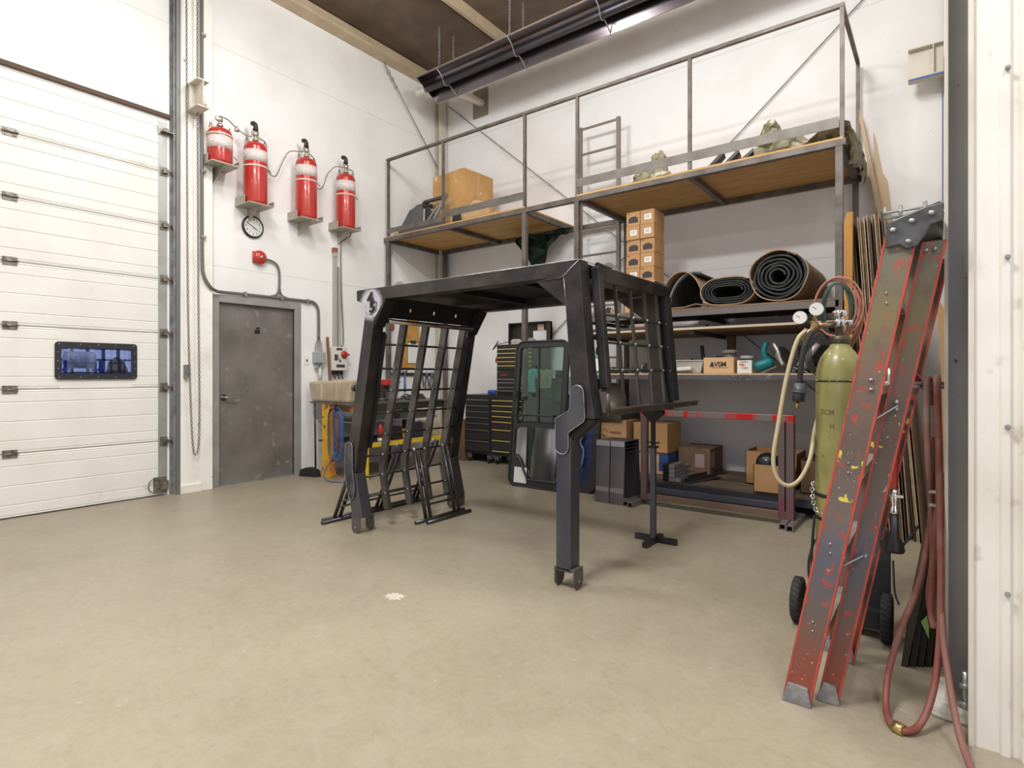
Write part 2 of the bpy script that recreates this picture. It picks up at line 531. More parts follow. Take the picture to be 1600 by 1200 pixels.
# ---------- overhead sectional door (door_1)
dm = M('white_door_skin', (.80, .78, .735), .42, 0, (.74, .71, .65), 2.5, .45, .8, c3=(.45, .40, .33), scale3=5, lo3=.70, hi3=.80)
PH = 3.88 / 7
def door_prof(z0, z1, xf=0.0):
    """front profile of a section with shallow horizontal ribs (x, z)"""
    pts = [(xf - .006, z0 + .003)]
    h = z1 - z0
    for f in (0.04, .2, .5, .8, .96):
        zc = z0 + h * f
        pts += [(xf, zc - .007), (xf - .006, zc - .002), (xf - .006, zc + .002), (xf, zc + .007)]
    pts.append((xf - .006, z1 - .003))
    return pts
wy0, wy1, wz0, wz1 = 1.64, 2.225, 1.235, 1.495
def section(bm, z0, z1, y0, y1):
    pr = [(max(z0, z), x) for x, z in door_prof(z0, z1)]
    p2 = [(x, z) for z, x in pr]
    prism(bm, p2 + [(-.045, z1 - .003), (-.045, z0 + .003)], (0, y0, 0), (1, 0, 0), (0, 0, 1), (0, y1 - y0, 0))
d1 = None
for k in range(7):
    b = nb()
    z0, z1 = k * PH, (k + 1) * PH
    if z0 < wz0 and z1 > wz1 - .01:
        section(b, z0, z1, -1.1, wy0); section(b, z0, z1, wy1, 2.54)
        box(b, -.045, wy0, z0 + .003, 0, wy1, wz0); box(b, -.045, wy0, wz1, 0, wy1, z1 - .003)
    else:
        section(b, z0, z1, -1.1, 2.54)
    if d1 is None:
        d1 = struct('door_1', b, dm)
        WORLD[d1] = Matrix.Translation((0, 0, 0))
    else:
        part('door_panel', b, dm, d1)
b = nb(); box(b, -.075, -1.1, 0, -.046, wy0 - .02, 3.88); box(b, -.075, wy1 + .02, 0, -.046, 2.54, 3.88); box(b, -.075, wy0 - .02, 0, -.046, wy1 + .02, wz0 - .02); box(b, -.075, wy0 - .02, wz1 + .02, -.046, wy1 + .02, 3.88); part('light_leak_backing', b, dm, d1)  # backing added behind the sections to stop yard light leaking through the joints
b = nb(); box(b, -.05, -1.1, 0, .004, 2.5, .008); part('bottom_seal', b, rubber, d1)
b = nb(); box(b, -.04, -1.1, 3.88, .03, 2.56, 3.92); part('top_seal', b, M('brown_rubber_seal', (.10, .055, .035), .7), d1)
b = holed(rrect(.655, .345, .03, x0=0, y0=0), [rrect(.565, .24, .035, x0=.045, y0=.052)], .02, WALL_L(1.604, 1.194, .01))
wf = part('window_frame', b, M('black_rubber_frame', (.02, .022, .028), .5), d1, bev=.004)
b = nb()
for a in (.03, .19, .33, .47, .625):
    for z in (.02, .325): cyl(b, (.019, 1.604 + a, 1.194 + z), (.023, 1.604 + a, 1.194 + z), .005, 8)
for z in (.1, .17, .25):
    for a in (.02, .635): cyl(b, (.019, 1.604 + a, 1.194 + z), (.023, 1.604 + a, 1.194 + z), .005, 8)
part('screws', b, galv, wf)
b = nb(); box(b, -.03, wy0, wz0, -.025, wy1, wz1); part('window_pane', b, glass('pale_window_glass', (.85, .9, 1.0), .05), d1)
# end stile, hinges and track
b = nb(); box(b, 0, 2.455, .01, .003, 2.54, 3.84); part('end_stile', b, M('bare_end_stile', (.42, .43, .42), .45, .4, (.34, .34, .33), 5), d1)
hinge_m = M('greasy_zinc', (.30, .28, .25), .4, .7, (.14, .12, .1), 30)
for k in range(1, 7):
    z = k * PH
    b = nb(); box(b, 0, 1.245, z - .035, .008, 1.345, z + .035); cyl(b, (.014, 1.24, z), (.014, 1.35, z), .008, 8)
    for a in (1.26, 1.33):
        for zz in (-.025, .025): cyl(b, (.008, a, z + zz), (.014, a, z + zz), .006, 6)
    part('hinge', b, hinge_m, d1)
    b = nb(); box(b, .003, 2.47, z - .045, .012, 2.54, z + .045); box(b, .012, 2.49, z - .02, .045, 2.54, z + .02)
    cyl(b, (.03, 2.49, z), (.03, 2.60, z), .008, 8); cyl(b, (.03, 2.575, z), (.03, 2.595, z), .024, 14)
    part('roller_hinge', b, hinge_m, d1)
b = nb(); box(b, .003, 2.45, 3.7, .012, 2.55, 3.78); box(b, .012, 2.48, 3.72, .07, 2.58, 3.73); cyl(b, (.05, 2.48, 3.74), (.05, 2.6, 3.74), .008, 8); part('top_bracket', b, hinge_m, d1)
b = nb(); box(b, .003, 2.41, .03, .012, 2.53, .19); tube(b, [(.03, 2.36 + .05 - .055 * cos(a), .11 + .07 * sin(a)) for a in [pi * (-.5 + k / 8) for k in range(9)]], .006, 6); box(b, .012, 2.46, .06, .04, 2.54, .15)
part('bottom_bracket', b, hinge_m, d1)
tr = thing('door_track', 'dull galvanised vertical track beside the white overhead door', 'track', (.03, 2.6, 0))
b = nb(); box(b, 0, 2.605, 0, .07, 2.61, 5.6); box(b, 0, 2.56, 0, .006, 2.605, 5.6); box(b, .06, 2.575, 0, .064, 2.605, 5.6); part('track_channel', b, galv_dk, tr)
b = nb(); box(b, 0.0, 2.612, 0, .10, 2.622, 5.62); box(b, .09, 2.59, 0, .10, 2.612, 5.62); part('track_angle', b, M('dark_track_angle', (.20, .20, .195), .5, .4), tr)

# ---------- boxed pilaster between the doors, and the grey man door
pil = M('chipped_white_paint', (.88, .86, .80), .5, 0, (.70, .66, .57), 3, .5, .8, c3=(.34, .19, .09), scale3=7, lo3=.72, hi3=.78)
bm = nb(); box(bm, 0, 2.63, 0, .10, 2.955, 5.7); struct('trim_20', bm, pil, bev=.004)
bm = nb(); box(bm, 0, 2.625, 0, .125, 2.83, .09); struct('trim_21', bm, pil, bev=.004)
grey_d = M('scuffed_grey_steel_door', (.225, .205, .19), .38, .2, (.145, .13, .115), 2.6, .4, .7, c3=(.33, .31, .29), scale3=9, lo3=.62, hi3=.75, rough2=.5)
frm = M('grey_door_frame_paint', (.33, .32, .31), .45, .1, (.27, .26, .25), 4)
bm = nb(); box(bm, -.06, 3.06, .012, -.02, 3.98, 2.04); d2 = struct('door_2', bm, grey_d)
b = nb()
box(b, -.10, 2.985, 0, .03, 3.06, 2.12); box(b, -.10, 3.98, 0, .03, 4.06, 2.12); box(b, -.10, 3.06, 2.04, .03, 3.98, 2.12)
box(b, -.09, 3.06, 0, -.062, 3.075, 2.04); box(b, -.09, 3.965, 0, -.062, 3.98, 2.04)
part('door_frame', b, frm, d2, bev=.004)
b = nb(); cyl(b, (-.02, 3.125, .985), (-.008, 3.125, .985), .035, 20); cyl(b, (-.01, 3.125, .985), (.05, 3.125, .985), .012, 12); tube(b, smooth_path([(.05, 3.12, .985), (.055, 3.16, .985), (.05, 3.24, .975)]), .011, 8)
part('door_handle', b, chrome, d2)
b = nb(); box(b, -.02, 3.49, 1.72, -.012, 3.55, 1.76); cyl(b, (-.013, 3.52, 1.78), (.02, 3.52, 1.78), .012, 10); part('door_knocker', b, black, d2)
b = nb(); box(b, -.06, 3.06, 0, .03, 3.98, .012); part('threshold', b, galv, d2)
b = nb(); box(b, -.15, 3.0, 0, -.1, 4.05, 2.1); part('dark_backing', b, black, d2)

# conduit along the wall with straps
con = M('grey_pvc_conduit', (.15, .14, .13), .5)
t = thing('electrical_conduit', 'dark grey conduit looping down the wall and over the grey door', 'conduit', (.02, 2.93, 0))
XC = .125
b = nb()
tube(b, smooth_path([(XC, 2.830, 5.6), (XC, 2.830, 4.5), (XC, 2.830, 3.4), (XC, 2.834, 2.5), (XC, 2.85, 2.3), (XC, 2.91, 2.19), (.10, 2.975, 2.155), (.05, 3.06, 2.15), (.035, 3.3, 2.155), (.03, 4.1, 2.16), (.03, 4.24, 2.15), (.03, 4.3, 2.08), (.03, 4.31, 1.95), (.03, 4.31, 1.70)], 8), .017, 10)
part('main_run', b, con, t)
b = nb(); tube(b, smooth_path([(.03, 3.57, 2.60), (.03, 3.70, 2.58), (.03, 3.765, 2.50), (.03, 3.77, 2.3), (.03, 3.74, 2.2), (.03, 3.66, 2.165)], 8), .013, 8)
tube(b, smooth_path([(.03, 3.765, 2.3), (.03, 3.80, 2.2), (.03, 3.88, 2.165)], 6), .011, 8)
part('branch_run', b, con, t)
b = nb()
for z in (4.85, 4.1, 3.4, 2.7): box(b, .1, 2.82, z - .012, XC + .02, 2.87, z + .012)
for y in (3.35, 3.8, 4.15): box(b, .0, y - .012, 2.135, .052, y + .012, 2.185)
part('strap', b, galv_dk, t)
b = nb()
for d in (-.05, -.015, .02, .05): tube(b, smooth_path([(.03, 4.31, 1.72), (.035, 4.31 + d * .8, 1.63), (.03, 4.31 + d, 1.53)], 5), .005, 6)
part('loose_wires', b, con, t)

# I-beam columns
def ibeam_y(name, x0, x1, yc, w, z1, label, mt, webm=None):
    """flanges parallel to y (facing x), web facing y"""
    t = thing(name, label, 'column', ((x0 + x1) / 2, yc, 0))
    b = nb(); box(b, x0, yc - w / 2, 0, x0 + .012, yc + w / 2, z1); box(b, x1 - .012, yc - w / 2, 0, x1, yc + w / 2, z1); part('flange', b, mt, t, bev=.002)
    b = nb(); box(b, x0 + .012, yc - .005, 0, x1 - .012, yc + .005, z1); part('web', b, webm or mt, t)
    return t
webm = M('grey_primer_web', (.42, .41, .43), .38, .1, (.34, .335, .36), 2.5, c3=(.06, .045, .05), scale3=26, lo3=.7, hi3=.74)
colr = ibeam_y('steel_column', 6.402, 6.60, 2.70, .20, 6.2, 'grey steel I-beam column with cream flange edge beside the ribbed wall', cream, webm)
b = nb(); prism(b, rrect(.20, .26, .03), (6.36, 2.56, 0), (1, 0, 0), (0, 1, 0), (0, 0, .05)); part('footing', b, M('white_painted_concrete', (.62, .60, .55), .8, 0, (.4, .38, .34), 9, bump=.5), colr, bev=.01)
b = nb(); cyl(b, (6.463, 2.60, .05), (6.463, 2.60, .18), .012, 10); cyl(b, (6.463, 2.60, .05), (6.463, 2.60, .075), .022, 6); cyl(b, (6.463, 2.60, .12), (6.463, 2.60, .14), .022, 6); part('anchor_bolt', b, galv, colr)
t = ibeam_y('steel_column', 6.41, 6.6, 6.45, .2, 6.2, 'cream steel column in the back right corner under the bracket', cream)
t = thing('steel_column', 'cream steel corner column behind the left end of the mezzanine', 'column', (.06, 6.5, 0))
b = nb(); box(b, .0, 6.42, 0, .012, 6.58, 5.7); box(b, .012, 6.49, 0, .1, 6.50, 5.7); box(b, .1, 6.42, 0, .112, 6.58, 5.7); part('flange', b, cream, t)

def bracket(name, M4, label, s=1.0):
    t = thing(name, label, 'bracket', M4.translation)
    b = nb()
    box(b, 0, -.06, 0, .26, .06, .012, M4); box(b, 0, -.06, .27, .26, .06, .282, M4); box(b, 0, -.004, .012, .26, .004, .27, M4)
    part('beam_stub', b, cream, t)
    b = nb(); box(b, .07, -.058, .012, .078, .058, .27, M4); part('stiffener_plate', b, cream, t)
    return t
bracket('wall_bracket', Matrix.Translation((.10, 2.74, 3.98)), 'cream I-beam stub bracket on the pilaster behind the hanging chain')
bracket('wall_bracket', Matrix.Translation((6.40, 6.40, 3.93)) @ Matrix.Rotation(pi, 4, 'Z'), 'cream I-beam stub bracket high in the back right corner')
b = nb(); box(b, 6.15, 6.33, 3.915, 6.40, 6.34, 3.928); b2 = nb(); box(b2, 6.389, 6.592, 2.3, 6.394, 6.5995, 3.85); single('blue_tape_strip', b2, M('blue_tape', (.03, .12, .4), .5), 'long vertical blue tape line on the back wall beside the far column', 'tape')
single('blue_tape_strip', b, M('blue_tape', (.03, .12, .4), .5), 'strip of blue tape under the cream bracket at back right', 'tape')

# wall rods (cross bracing)
def rod(name, p0, p1, r, label, mt=galv_dk):
    t = thing(name, label, 'brace', p0)
    b = nb(); cyl(b, p0, p1, r, 8); part('rod', b, mt, t)
    d = (Vector(p1) - Vector(p0)).normalized()
    b = nb()
    for k in range(3): cyl(b, Vector(p0) + d * (.12 + k * .1), Vector(p0) + d * (.16 + k * .1), r * 2.2, 8)
    part('turnbuckle', b, galv, t)
    return t
rod('brace_rod', (.2, 6.53, 5.45), (6.2, 6.53, .35), .007, 'brace rod falling to the right across the back wall behind the mezzanine')
rod('brace_rod', (6.25, 6.57, 5.36), (.5, 6.57, .38), .007, 'brace rod rising to the right across the back wall behind the mezzanine')
rod('brace_rod', (.06, 5.35, 5.68), (.06, 6.42, 4.5), .008, 'short brace rod high on the left wall near the corner')

# hanging chain loop of the overhead door
def chain(bm, pts, link=.034, r=.0035, w=.009):
    path = [Vector(p) for p in pts]
    seg = [(path[i + 1] - path[i]).length for i in range(len(path) - 1)]
    tot = sum(seg); n = int(tot / (link * .74)); acc = 0; i = 0
    for k in range(n):
        s = tot * k / n
        while i < len(seg) - 1 and acc + seg[i] < s: acc += seg[i]; i += 1
        t = (s - acc) / seg[i]
        p = path[i].lerp(path[i + 1], t); d = (path[i + 1] - path[i]).normalized()
        side = d.cross(Vector((1, 0, 0)) if k % 2 else Vector((0, 1, 0)))
        if side.length < .2: side = d.cross(Vector((0, 0, 1)))
        side.normalize()
        q = []
        for a in range(8):
            an = 2 * pi * a / 8
            q.append(p + d * (cos(an) * link / 2) + side * (sin(an) * w))
        tube(bm, q, r, 4, closed=True)
t = thing('hoist_chain', 'long hanging loop of chain on the pilaster beside the overhead door', 'chain', (.16, 2.71, 5.5))
b = nb()
chain(b, smooth_path([(.17, 2.655, 5.6), (.17, 2.66, 4), (.17, 2.67, 2), (.17, 2.70, .9), (.17, 2.72, .5), (.17, 2.745, .40), (.17, 2.775, .5), (.17, 2.785, .9), (.17, 2.775, 2), (.17, 2.765, 4), (.17, 2.765, 5.6)], 6))
part('chain_links', b, M('chain_steel', (.26, .25, .235), .4, .8), t)
b = nb(); box(b, .10, 2.655, 1.2, .15, 2.70, 1.34); cyl(b, (.15, 2.677, 1.27), (.165, 2.677, 1.27), .02, 10); part('chain_keeper', b, galv_dk, t)

# ============================================================ WALL FITTINGS
redband = M('faded_fire_label', (.78, .74, .70), .5, 0, (.55, .42, .40), 1.0, .45, .6, stretch=(60, 60, 160))
blackcap = M('greasy_black_iron', (.05, .04, .035), .5, .5)
def fire_cylinder(yc, zb, zt, r, label, pipe=True):
    """red suppression cylinder on a wall bracket: base zb, shoulder top zt"""
    xc = .05 + r
    t = thing('fire_suppression_cylinder', label, 'fire extinguisher cylinder', (xc, yc, zb - .04))
    h = zt - zb
    b = nb(); lathe(b, [(r * .75, 0), (r * .96, .012), (r, .035), (r, h - r * .55), (r * .93, h - r * .3), (r * .72, h - r * .1), (r * .35, h)], (xc, yc, zb), 32); part('tank', b, red, t)
    b = nb(); lathe(b, [(r + .0015, 0), (r + .0015, .13)], (xc, yc, zt - r * .6 - .16), 32); part('label_band', b, redband, t)
    b = nb(); lathe(b, [(r + .004, 0), (r + .004, .018)], (xc, yc, zt - r * .6 - (.22 if pipe else .02)), 32); part('strap', b, M('pale_strap', (.72, .62, .55), .4), t)
    b = nb(); cyl(b, (xc + .4 * r, yc + r, zt - r * .6 - .20), (xc + r * .3, yc + r + .04, zt - r * .6 - .225), .005, 6); part('strap_bolt', b, galv_dk, t)
    b = nb(); lathe(b, [(.022, 0), (.022, .03), (.034, .03), (.034, .055), (.018, .06), (.018, .085), (.03, .09), (.03, .14)], (xc, yc, zt - .01), 14)
    box(b, xc - .02, yc - .045, zt + .085, xc + .02, yc + .03, zt + .125); part('valve', b, brass if False else M('nickel_valve', (.55, .50, .42), .35, .8), t)
    b = nb()
    for s in (-1, 1): tube(b, [(xc, yc + s * .6 * r, zt - .03), (xc, yc + s * .85 * r, zt + .04), (xc, yc + s * .9 * r, zt - .02)], .006, 6)
    part('lifting_handles', b, M('red_brown_wire', (.3, .08, .05), .5), t)
    if pipe:
        b = nb(); cyl(b, (xc, yc, zt + .12), (xc, yc, zt + .18), .016, 10); tube(b, smooth_path([(xc, yc, zt + .15), (xc, yc, zt + .20), (xc - .02, yc - .01, zt + .225), (xc - .05, yc - .012, zt + .23)], 5), .025, 12); cyl(b, (xc, yc, zt + .14), (xc, yc, zt + .165), .03, 12)
        part('discharge_elbow', b, blackcap, t)
    b = nb()
    w = r + .022
    box(b, .0, yc - w, zb - .012, xc + r + .01, yc + w, zb)
    box(b, .0, yc - w, zb, xc + .3 * r, yc - w + .006, zb + .085)
    box(b, xc + r * .2, yc + w - .006, zb, xc + r + .01, yc + w, zb + .05)
    prism(b, [(.0, 0), (xc + r, 0), (.0, -.16)], (0, yc - .003, zb - .01), (1, 0, 0), (0, 0, 1), (0, .006, 0))
    part('shelf_bracket', b, M('greyish_bracket', (.42, .39, .32), .45, .3), t)
    return t
fire_cylinder(2.995, 3.495, 3.89, .125, 'short red fire suppression cylinder, leftmost of the four on the wall', False)
fire_cylinder(3.395, 3.155, 3.865, .125, 'tall red fire cylinder above the round wall clock')
fire_cylinder(4.04, 3.13, 3.88, .125, 'tall red fire cylinder, third from the left, between clock and mezzanine')
fire_cylinder(4.62, 3.13, 3.85, .122, 'red fire cylinder at the right end, nearest the mezzanine')
copper = M('tarnished_tubing', (.24, .20, .15), .4, .6)
def tubing(pts, label, r=.006):
    b = nb(); tube(b, smooth_path(pts, 7), r, 6)
    return single('actuation_tubing', b, copper, label, 'tubing', smooth=True)
tubing([(.17, 3.03, 4.03), (.16, 3.10, 4.02), (.14, 3.20, 3.97), (.15, 3.30, 3.93), (.17, 3.36, 3.93)], 'thin tube from the short red cylinder to the tall one beside it')
tubing([(.17, 3.43, 3.94), (.16, 3.53, 3.90), (.14, 3.55, 3.72), (.10, 3.60, 3.60), (.08, 3.70, 3.60), (.08, 3.78, 3.78), (.10, 3.86, 3.93), (.16, 4.0, 3.96)], 'thin tube looping between the second and third red cylinders')
tubing([(.17, 4.08, 3.96), (.16, 4.17, 3.9), (.12, 4.17, 3.72), (.09, 4.22, 3.60), (.08, 4.33, 3.62), (.08, 4.41, 3.82), (.12, 4.50, 3.93), (.16, 4.57, 3.93)], 'thin tube looping between the third red cylinder and the rightmost one')
tubing([(.17, 4.65, 3.93), (.16, 4.74, 3.93), (.14, 4.76, 3.85), (.14, 4.70, 3.78)], 'short bent tube on the right side of the rightmost cylinder')
b = nb(); cyl(b, (.15, 3.17, 3.95), (.15, 3.21, 3.95), .022, 12); cyl(b, (.15, 3.19, 3.95), (.15, 3.19, 3.99), .012, 8); single('tube_fitting', b, M('nickel_valve', (.55, .5, .42)), 'small round fitting on the tube right of the short red cylinder', 'fitting')

b = nb(); tube(b, smooth_path([(.15, 4.72, 3.16), (.12, 4.73, 3.08), (.03, 4.70, 3.03), (.025, 4.655, 2.95), (.025, 4.66, 2.4), (.025, 4.69, 1.75), (.025, 4.67, 1.62), (.03, 4.58, 1.58)], 8), .007, 8)
single('signal_cable', b, copper, 'thin cable from under the rightmost red cylinder down to the switch box', 'cable', smooth=True)
b = nb(); box(b, 0, 4.535, 1.60, .05, 4.575, 2.80); box(b, 0, 4.61, 1.60, .04, 4.64, 2.66); box(b, 0, 4.53, 2.78, .06, 4.58, 2.84)
t = single('cable_trunking', b, M('grey_trunking', (.42, .41, .38), .5), 'pair of grey vertical cable ducts above the isolator switch', 'duct')
b = nb(); box(b, .005, 4.525, 2.84, .055, 4.585, 2.90); single('duct_cap', b, M('rust_red_cap', (.32, .09, .06), .6), 'rust red cap on top of the taller grey cable duct', 'cap')

# clock
t = thing('wall_clock', 'round wall clock with black rim under the second red cylinder', 'clock', (.0, 3.45, 2.82))
RX = Matrix.Rotation(pi / 2, 4, 'Y')
cy, cz = 3.45, 2.95
b = nb(); lathe(b, [(.128, 0), (.13, .02), (.124, .03), (.110, .03), (.110, .022)], (0, cy, cz), 40, RX); part('rim', b, M('glossy_black', (.015, .015, .015), .25), t)
b = nb(); lathe(b, [(.112, .004), (.112, .023)], (0, cy, cz), 40, RX); part('clock_face', b, M('clock_white', (.85, .85, .82), .4), t)
for h in range(1, 13):
    a = radians(90 - h * 30)
    b = text_bm(str(h), .034, .002, WALL_L(cy + .085 * cos(a), cz + .085 * sin(a), .0245)); part('numeral', b, black_p, t)
b = nb(); beam(b, (.026, cy - .005, cz), (.026, cy + .05, cz - .035), .008, .002, (1, 0, 0)); part('hour_hand', b, black_p, t)
b = nb(); beam(b, (.028, cy + .01, cz - .007), (.028, cy - .075, cz + .035), .006, .002, (1, 0, 0)); part('minute_hand', b, black_p, t)
# alarm bell
t = thing('alarm_bell', 'round red alarm bell above the grey door', 'bell', (.0, 3.52, 2.52))
b = nb(); lathe(b, [(.03, .02), (.078, .025), (.082, .04), (.074, .062), (.045, .078), (.012, .084)], (0, 3.52, 2.605), 32, RX); part('gong', b, red, t)
b = nb(); box(b, 0, 3.45, 2.54, .03, 3.53, 2.67); part('back_box', b, red, t)
b = nb(); lathe(b, [(.02, .082), (.02, .088), (.006, .094)], (0, 3.52, 2.605), 12, RX); part('centre_nut', b, M('nickel_valve', (.5, .5, .5)), t)
# switch plate
t = thing('light_switch', 'small white light switch right of the grey door', 'switch', (0, 4.155, 1.36))
b = nb(); box(b, 0, 4.12, 1.36, .008, 4.19, 1.475); part('plate', b, white_p, t, bev=.002)
b = nb(); box(b, .008, 4.15, 1.405, .018, 4.162, 1.43); part('toggle', b, black, t)
# junction box
t = thing('junction_box', 'grey junction box at the end of the conduit', 'electrical box', (0, 4.31, 1.38))
b = nb(); box(b, 0, 4.235, 1.385, .08, 4.385, 1.525); part('enclosure', b, M('grey_enclosure', (.36, .38, .38), .4), t, bev=.006)
b = nb()
for y in (4.27, 4.34): cyl(b, (.04, y, 1.385), (.04, y, 1.33), .012, 8); cyl(b, (.04, y, 1.35), (.04, y, 1.30), .018, 8)
part('cable_gland', b, galv_dk, t)
b = nb(); cyl(b, (.05, 4.32, 1.32), (.06, 4.31, 1.17), .02, 12); b2 = single('capped_plug', b, M('white_plastic', (.6, .58, .55), .5), 'whitish plug hanging under the grey junction box', 'plug')
# isolator
t = thing('isolator_switch', 'white isolator switch box with a red rotary handle', 'electrical box', (0, 4.57, 1.26))
b = nb(); box(b, 0, 4.46, 1.29, .10, 4.70, 1.60); part('enclosure', b, M('off_white_enclosure', (.70, .68, .62), .45), t, bev=.008)
b = nb(); lathe(b, [(.05, .10), (.05, .115), (.03, .12), (.03, .135)], (0, 4.645, 1.50), 20, RX); box(b, .12, 4.60, 1.487, .15, 4.70, 1.513); part('rotary_handle', b, red, t)
b = nb(); box(b, .1, 4.53, 1.555, .102, 4.62, 1.585); box(b, .1, 4.50, 1.42, .102, 4.545, 1.50); box(b, .1, 4.55, 1.42, .102, 4.56, 1.50); prism(b, [(0, 0), (.035, 0), (0, .06)], (.1, 4.575, 1.40), (0, 1, 0), (0, 0, 1), (.002, 0, 0)); box(b, .1, 4.53, 1.33, .102, 4.66, 1.37)
part('printed_marks', b, M('dark_print', (.06, .05, .05), .5), t)
b = nb()
for y in (4.52, 4.58, 4.64): cyl(b, (.05, y, 1.29), (.05, y, 1.24), .022, 10); cyl(b, (.05, y, 1.25), (.06, y + .02, 1.18), .008, 8)
part('cable_gland', b, black, t)
b = nb(); beam(b, (.17, 4.40, .92), (.06, 4.42, 1.72), .035, .02, (0, 1, 0)); single('wooden_stick', b, M('dark_stick_wood', (.22, .12, .06), .7), 'upright brown wooden stick between the grey box and the white isolator', 'stick')
b = nb(); sph(b, (.10, 5.26, 1.45), .035, 12, 8); cyl(b, (.0, 5.26, 1.45), (.08, 5.26, 1.45), .015, 8); tube(b, smooth_path([(.10, 5.26, 1.42), (.10, 5.22, 1.35), (.08, 5.23, 1.25)], 5), .018, 8)
single('door_knob_hook', b, M('brown_knob', (.17, .10, .06), .4, .3), 'brown ball topped bent hook on the wall above the vise', 'hook', smooth=True)
# red hook target / disc
b = nb(); lathe(b, [(.06, .0), (.065, .012), (.02, .02)], (0.0, 5.53, 1.93), 24, RX); single('red_wall_disc', b, red, 'red disc on the left wall behind the top of the front grille', 'disc')
# plywood strip with clipboard
b = nb(); prism(b, [(5.69, 1.33), (5.97, 1.33), (6.08, 1.6), (6.08, 2.25), (5.88, 2.25)], (.0, 0, 0), (0, 1, 0), (0, 0, 1), (.018, 0, 0)); single('plywood_offcut', b, M('orange_plywood', (.56, .32, .07), .6, 0, (.45, .22, .04), 5), 'orange brown plywood offcut fixed to the left wall above the bench', 'board')
t = thing('clipboard', 'clipboard with white paper hanging on the orange plywood offcut', 'clipboard', (.03, 5.95, 1.42))
b = nb(); box(b, .019, 5.83, 1.40, .023, 6.06, 1.74); part('board', b, M('clip_brown', (.25, .14, .07), .6), t)
b = nb(); box(b, .0235, 5.84, 1.41, .025, 6.05, 1.71); part('paper', b, white_p, t)
b = nb(); box(b, .024, 5.90, 1.70, .04, 5.99, 1.75); part('clip', b, black, t)
# magnetic tool strip with tools
b = nb(); box(b, 0, 5.50, 1.22, .025, 6.42, 1.265); single('tool_holder_strip', b, M('dark_rack_strip', (.03, .025, .022), .6), 'black horizontal tool strip on the left wall above the bench', 'tool rack')
bl = M('blue_handle', (.03, .16, .42), .4); og = M('orange_handle', (.55, .09, .02), .4)
def wall_tool(y, kind, label):
    b = nb()
    if kind == 'blue':
        cyl(b, (.045, y, .98), (.045, y, 1.20), .014, 8); t = thing('rubber_mallet', label, 'hand tool', (.045, y, .98)); part('grip', b, bl, t)
        b = nb(); cyl(b, (.045, y, 1.20), (.045, y, 1.27), .007, 8); cyl(b, (.045, y - .04, 1.29), (.045, y + .04, 1.29), .024, 10); part('head', b, galv, t)
    elif kind == 'orange':
        t = thing('screwdriver', label, 'hand tool', (.045, y, 1.02)); cyl(b, (.045, y, 1.11), (.045, y, 1.24), .016, 8); part('grip', b, og, t)
        b = nb(); cyl(b, (.045, y, .98), (.045, y, 1.11), .005, 6); part('shaft', b, galv, t)
    else:
        t = thing('clamp', label, 'hand tool', (.045, y, 1.0))
        tube(b, smooth_path([(.045, y - .03, 1.02), (.045, y - .035, 1.12), (.045, y, 1.22), (.045, y + .035, 1.12), (.045, y + .03, 1.04)], 4), .009, 6); part('jaws', b, black, t)
        b = nb(); cyl(b, (.045, y, 1.2), (.045, y, 1.29), .012, 8); part('pivot', b, galv_dk, t)
wall_tool(5.62, 'blue', 'blue handled hammer, left of the two on the black tool strip')
wall_tool(5.76, 'blue', 'blue handled hammer, right of the two on the black tool strip')
wall_tool(5.98, 'orange', 'orange handled screwdriver on the black tool strip')
wall_tool(6.10, 'clamp', 'black pliers on the tool strip, next to the orange screwdriver')
wall_tool(6.21, 'clamp', 'black pliers on the tool strip, second from the corner')
wall_tool(6.32, 'clamp', 'black pliers on the tool strip, nearest the corner')

# ============================================================ RADIANT TUBE HEATER
t = thing('tube_heater', 'long radiant tube heater with a polished reflector hung under the roof', 'heater', (2.8, 5.7, 5.1))
def P_(y, z): return (y, z)
hx0, hx1 = .56, 6.6
prof = [(5.50, 5.37), (5.53, 5.40), (5.62, 5.47), (5.76, 5.45), (5.86, 5.33), (5.92, 5.16), (5.90, 5.15), (5.845, 5.32), (5.755, 5.435), (5.62, 5.455), (5.54, 5.39), (5.51, 5.355)]
b = nb(); prism(b, prof, (hx0, 0, 0), (0, 1, 0), (0, 0, 1), (hx1 - hx0, 0, 0)); part('reflector', b, M('dark_polished_reflector', (.20, .175, .19), .22, .95, (.12, .10, .11), 2, stretch=(.3, 4, 4)), t)
b = nb(); prism(b, [(a, c) for a, c in prof[:6]] + [(5.89, 5.17), (5.52, 5.36)], (hx0 - .004, 0, 0), (0, 1, 0), (0, 0, 1), (.004, 0, 0)); part('end_plate', b, M('dark_polished_reflector', (.2, .2, .2)), t)
b = nb(); cyl(b, (hx0 + .02, 5.70, 5.28), (hx1, 5.70, 5.28), .05, 16); part('radiant_tube', b, M('dull_radiant_tube', (.10, .095, .11), .35, .8), t)
b = nb(); lathe(b, [(.03, -.18), (.05, -.16), (.055, -.10), (.045, -.09), (.045, -.05), (.05, -.04), (.05, .0)], (hx0 - .02, 5.70, 5.28), 20, RX); part('end_cap', b, M('cream_cap', (.72, .68, .60), .35, .2), t)
for x in (.95, 2.15, 3.35, 4.55, 5.75):
    b = nb(); tube(b, smooth_path([(x, 5.49, 5.38), (x + .02, 5.57, 5.30), (x, 5.66, 5.22), (x, 5.70, 5.21), (x, 5.75, 5.24), (x, 5.83, 5.20), (x, 5.93, 5.14)], 4), .007, 6); part('wire_hanger', b, galv, t)
    for y, z in ((5.56, 5.43), (5.84, 5.36)):
        b = nb(); chain(b, [(x, y, z), (x, y, 5.98)], .05, .004, .013); part('suspension_chain', b, galv, t)
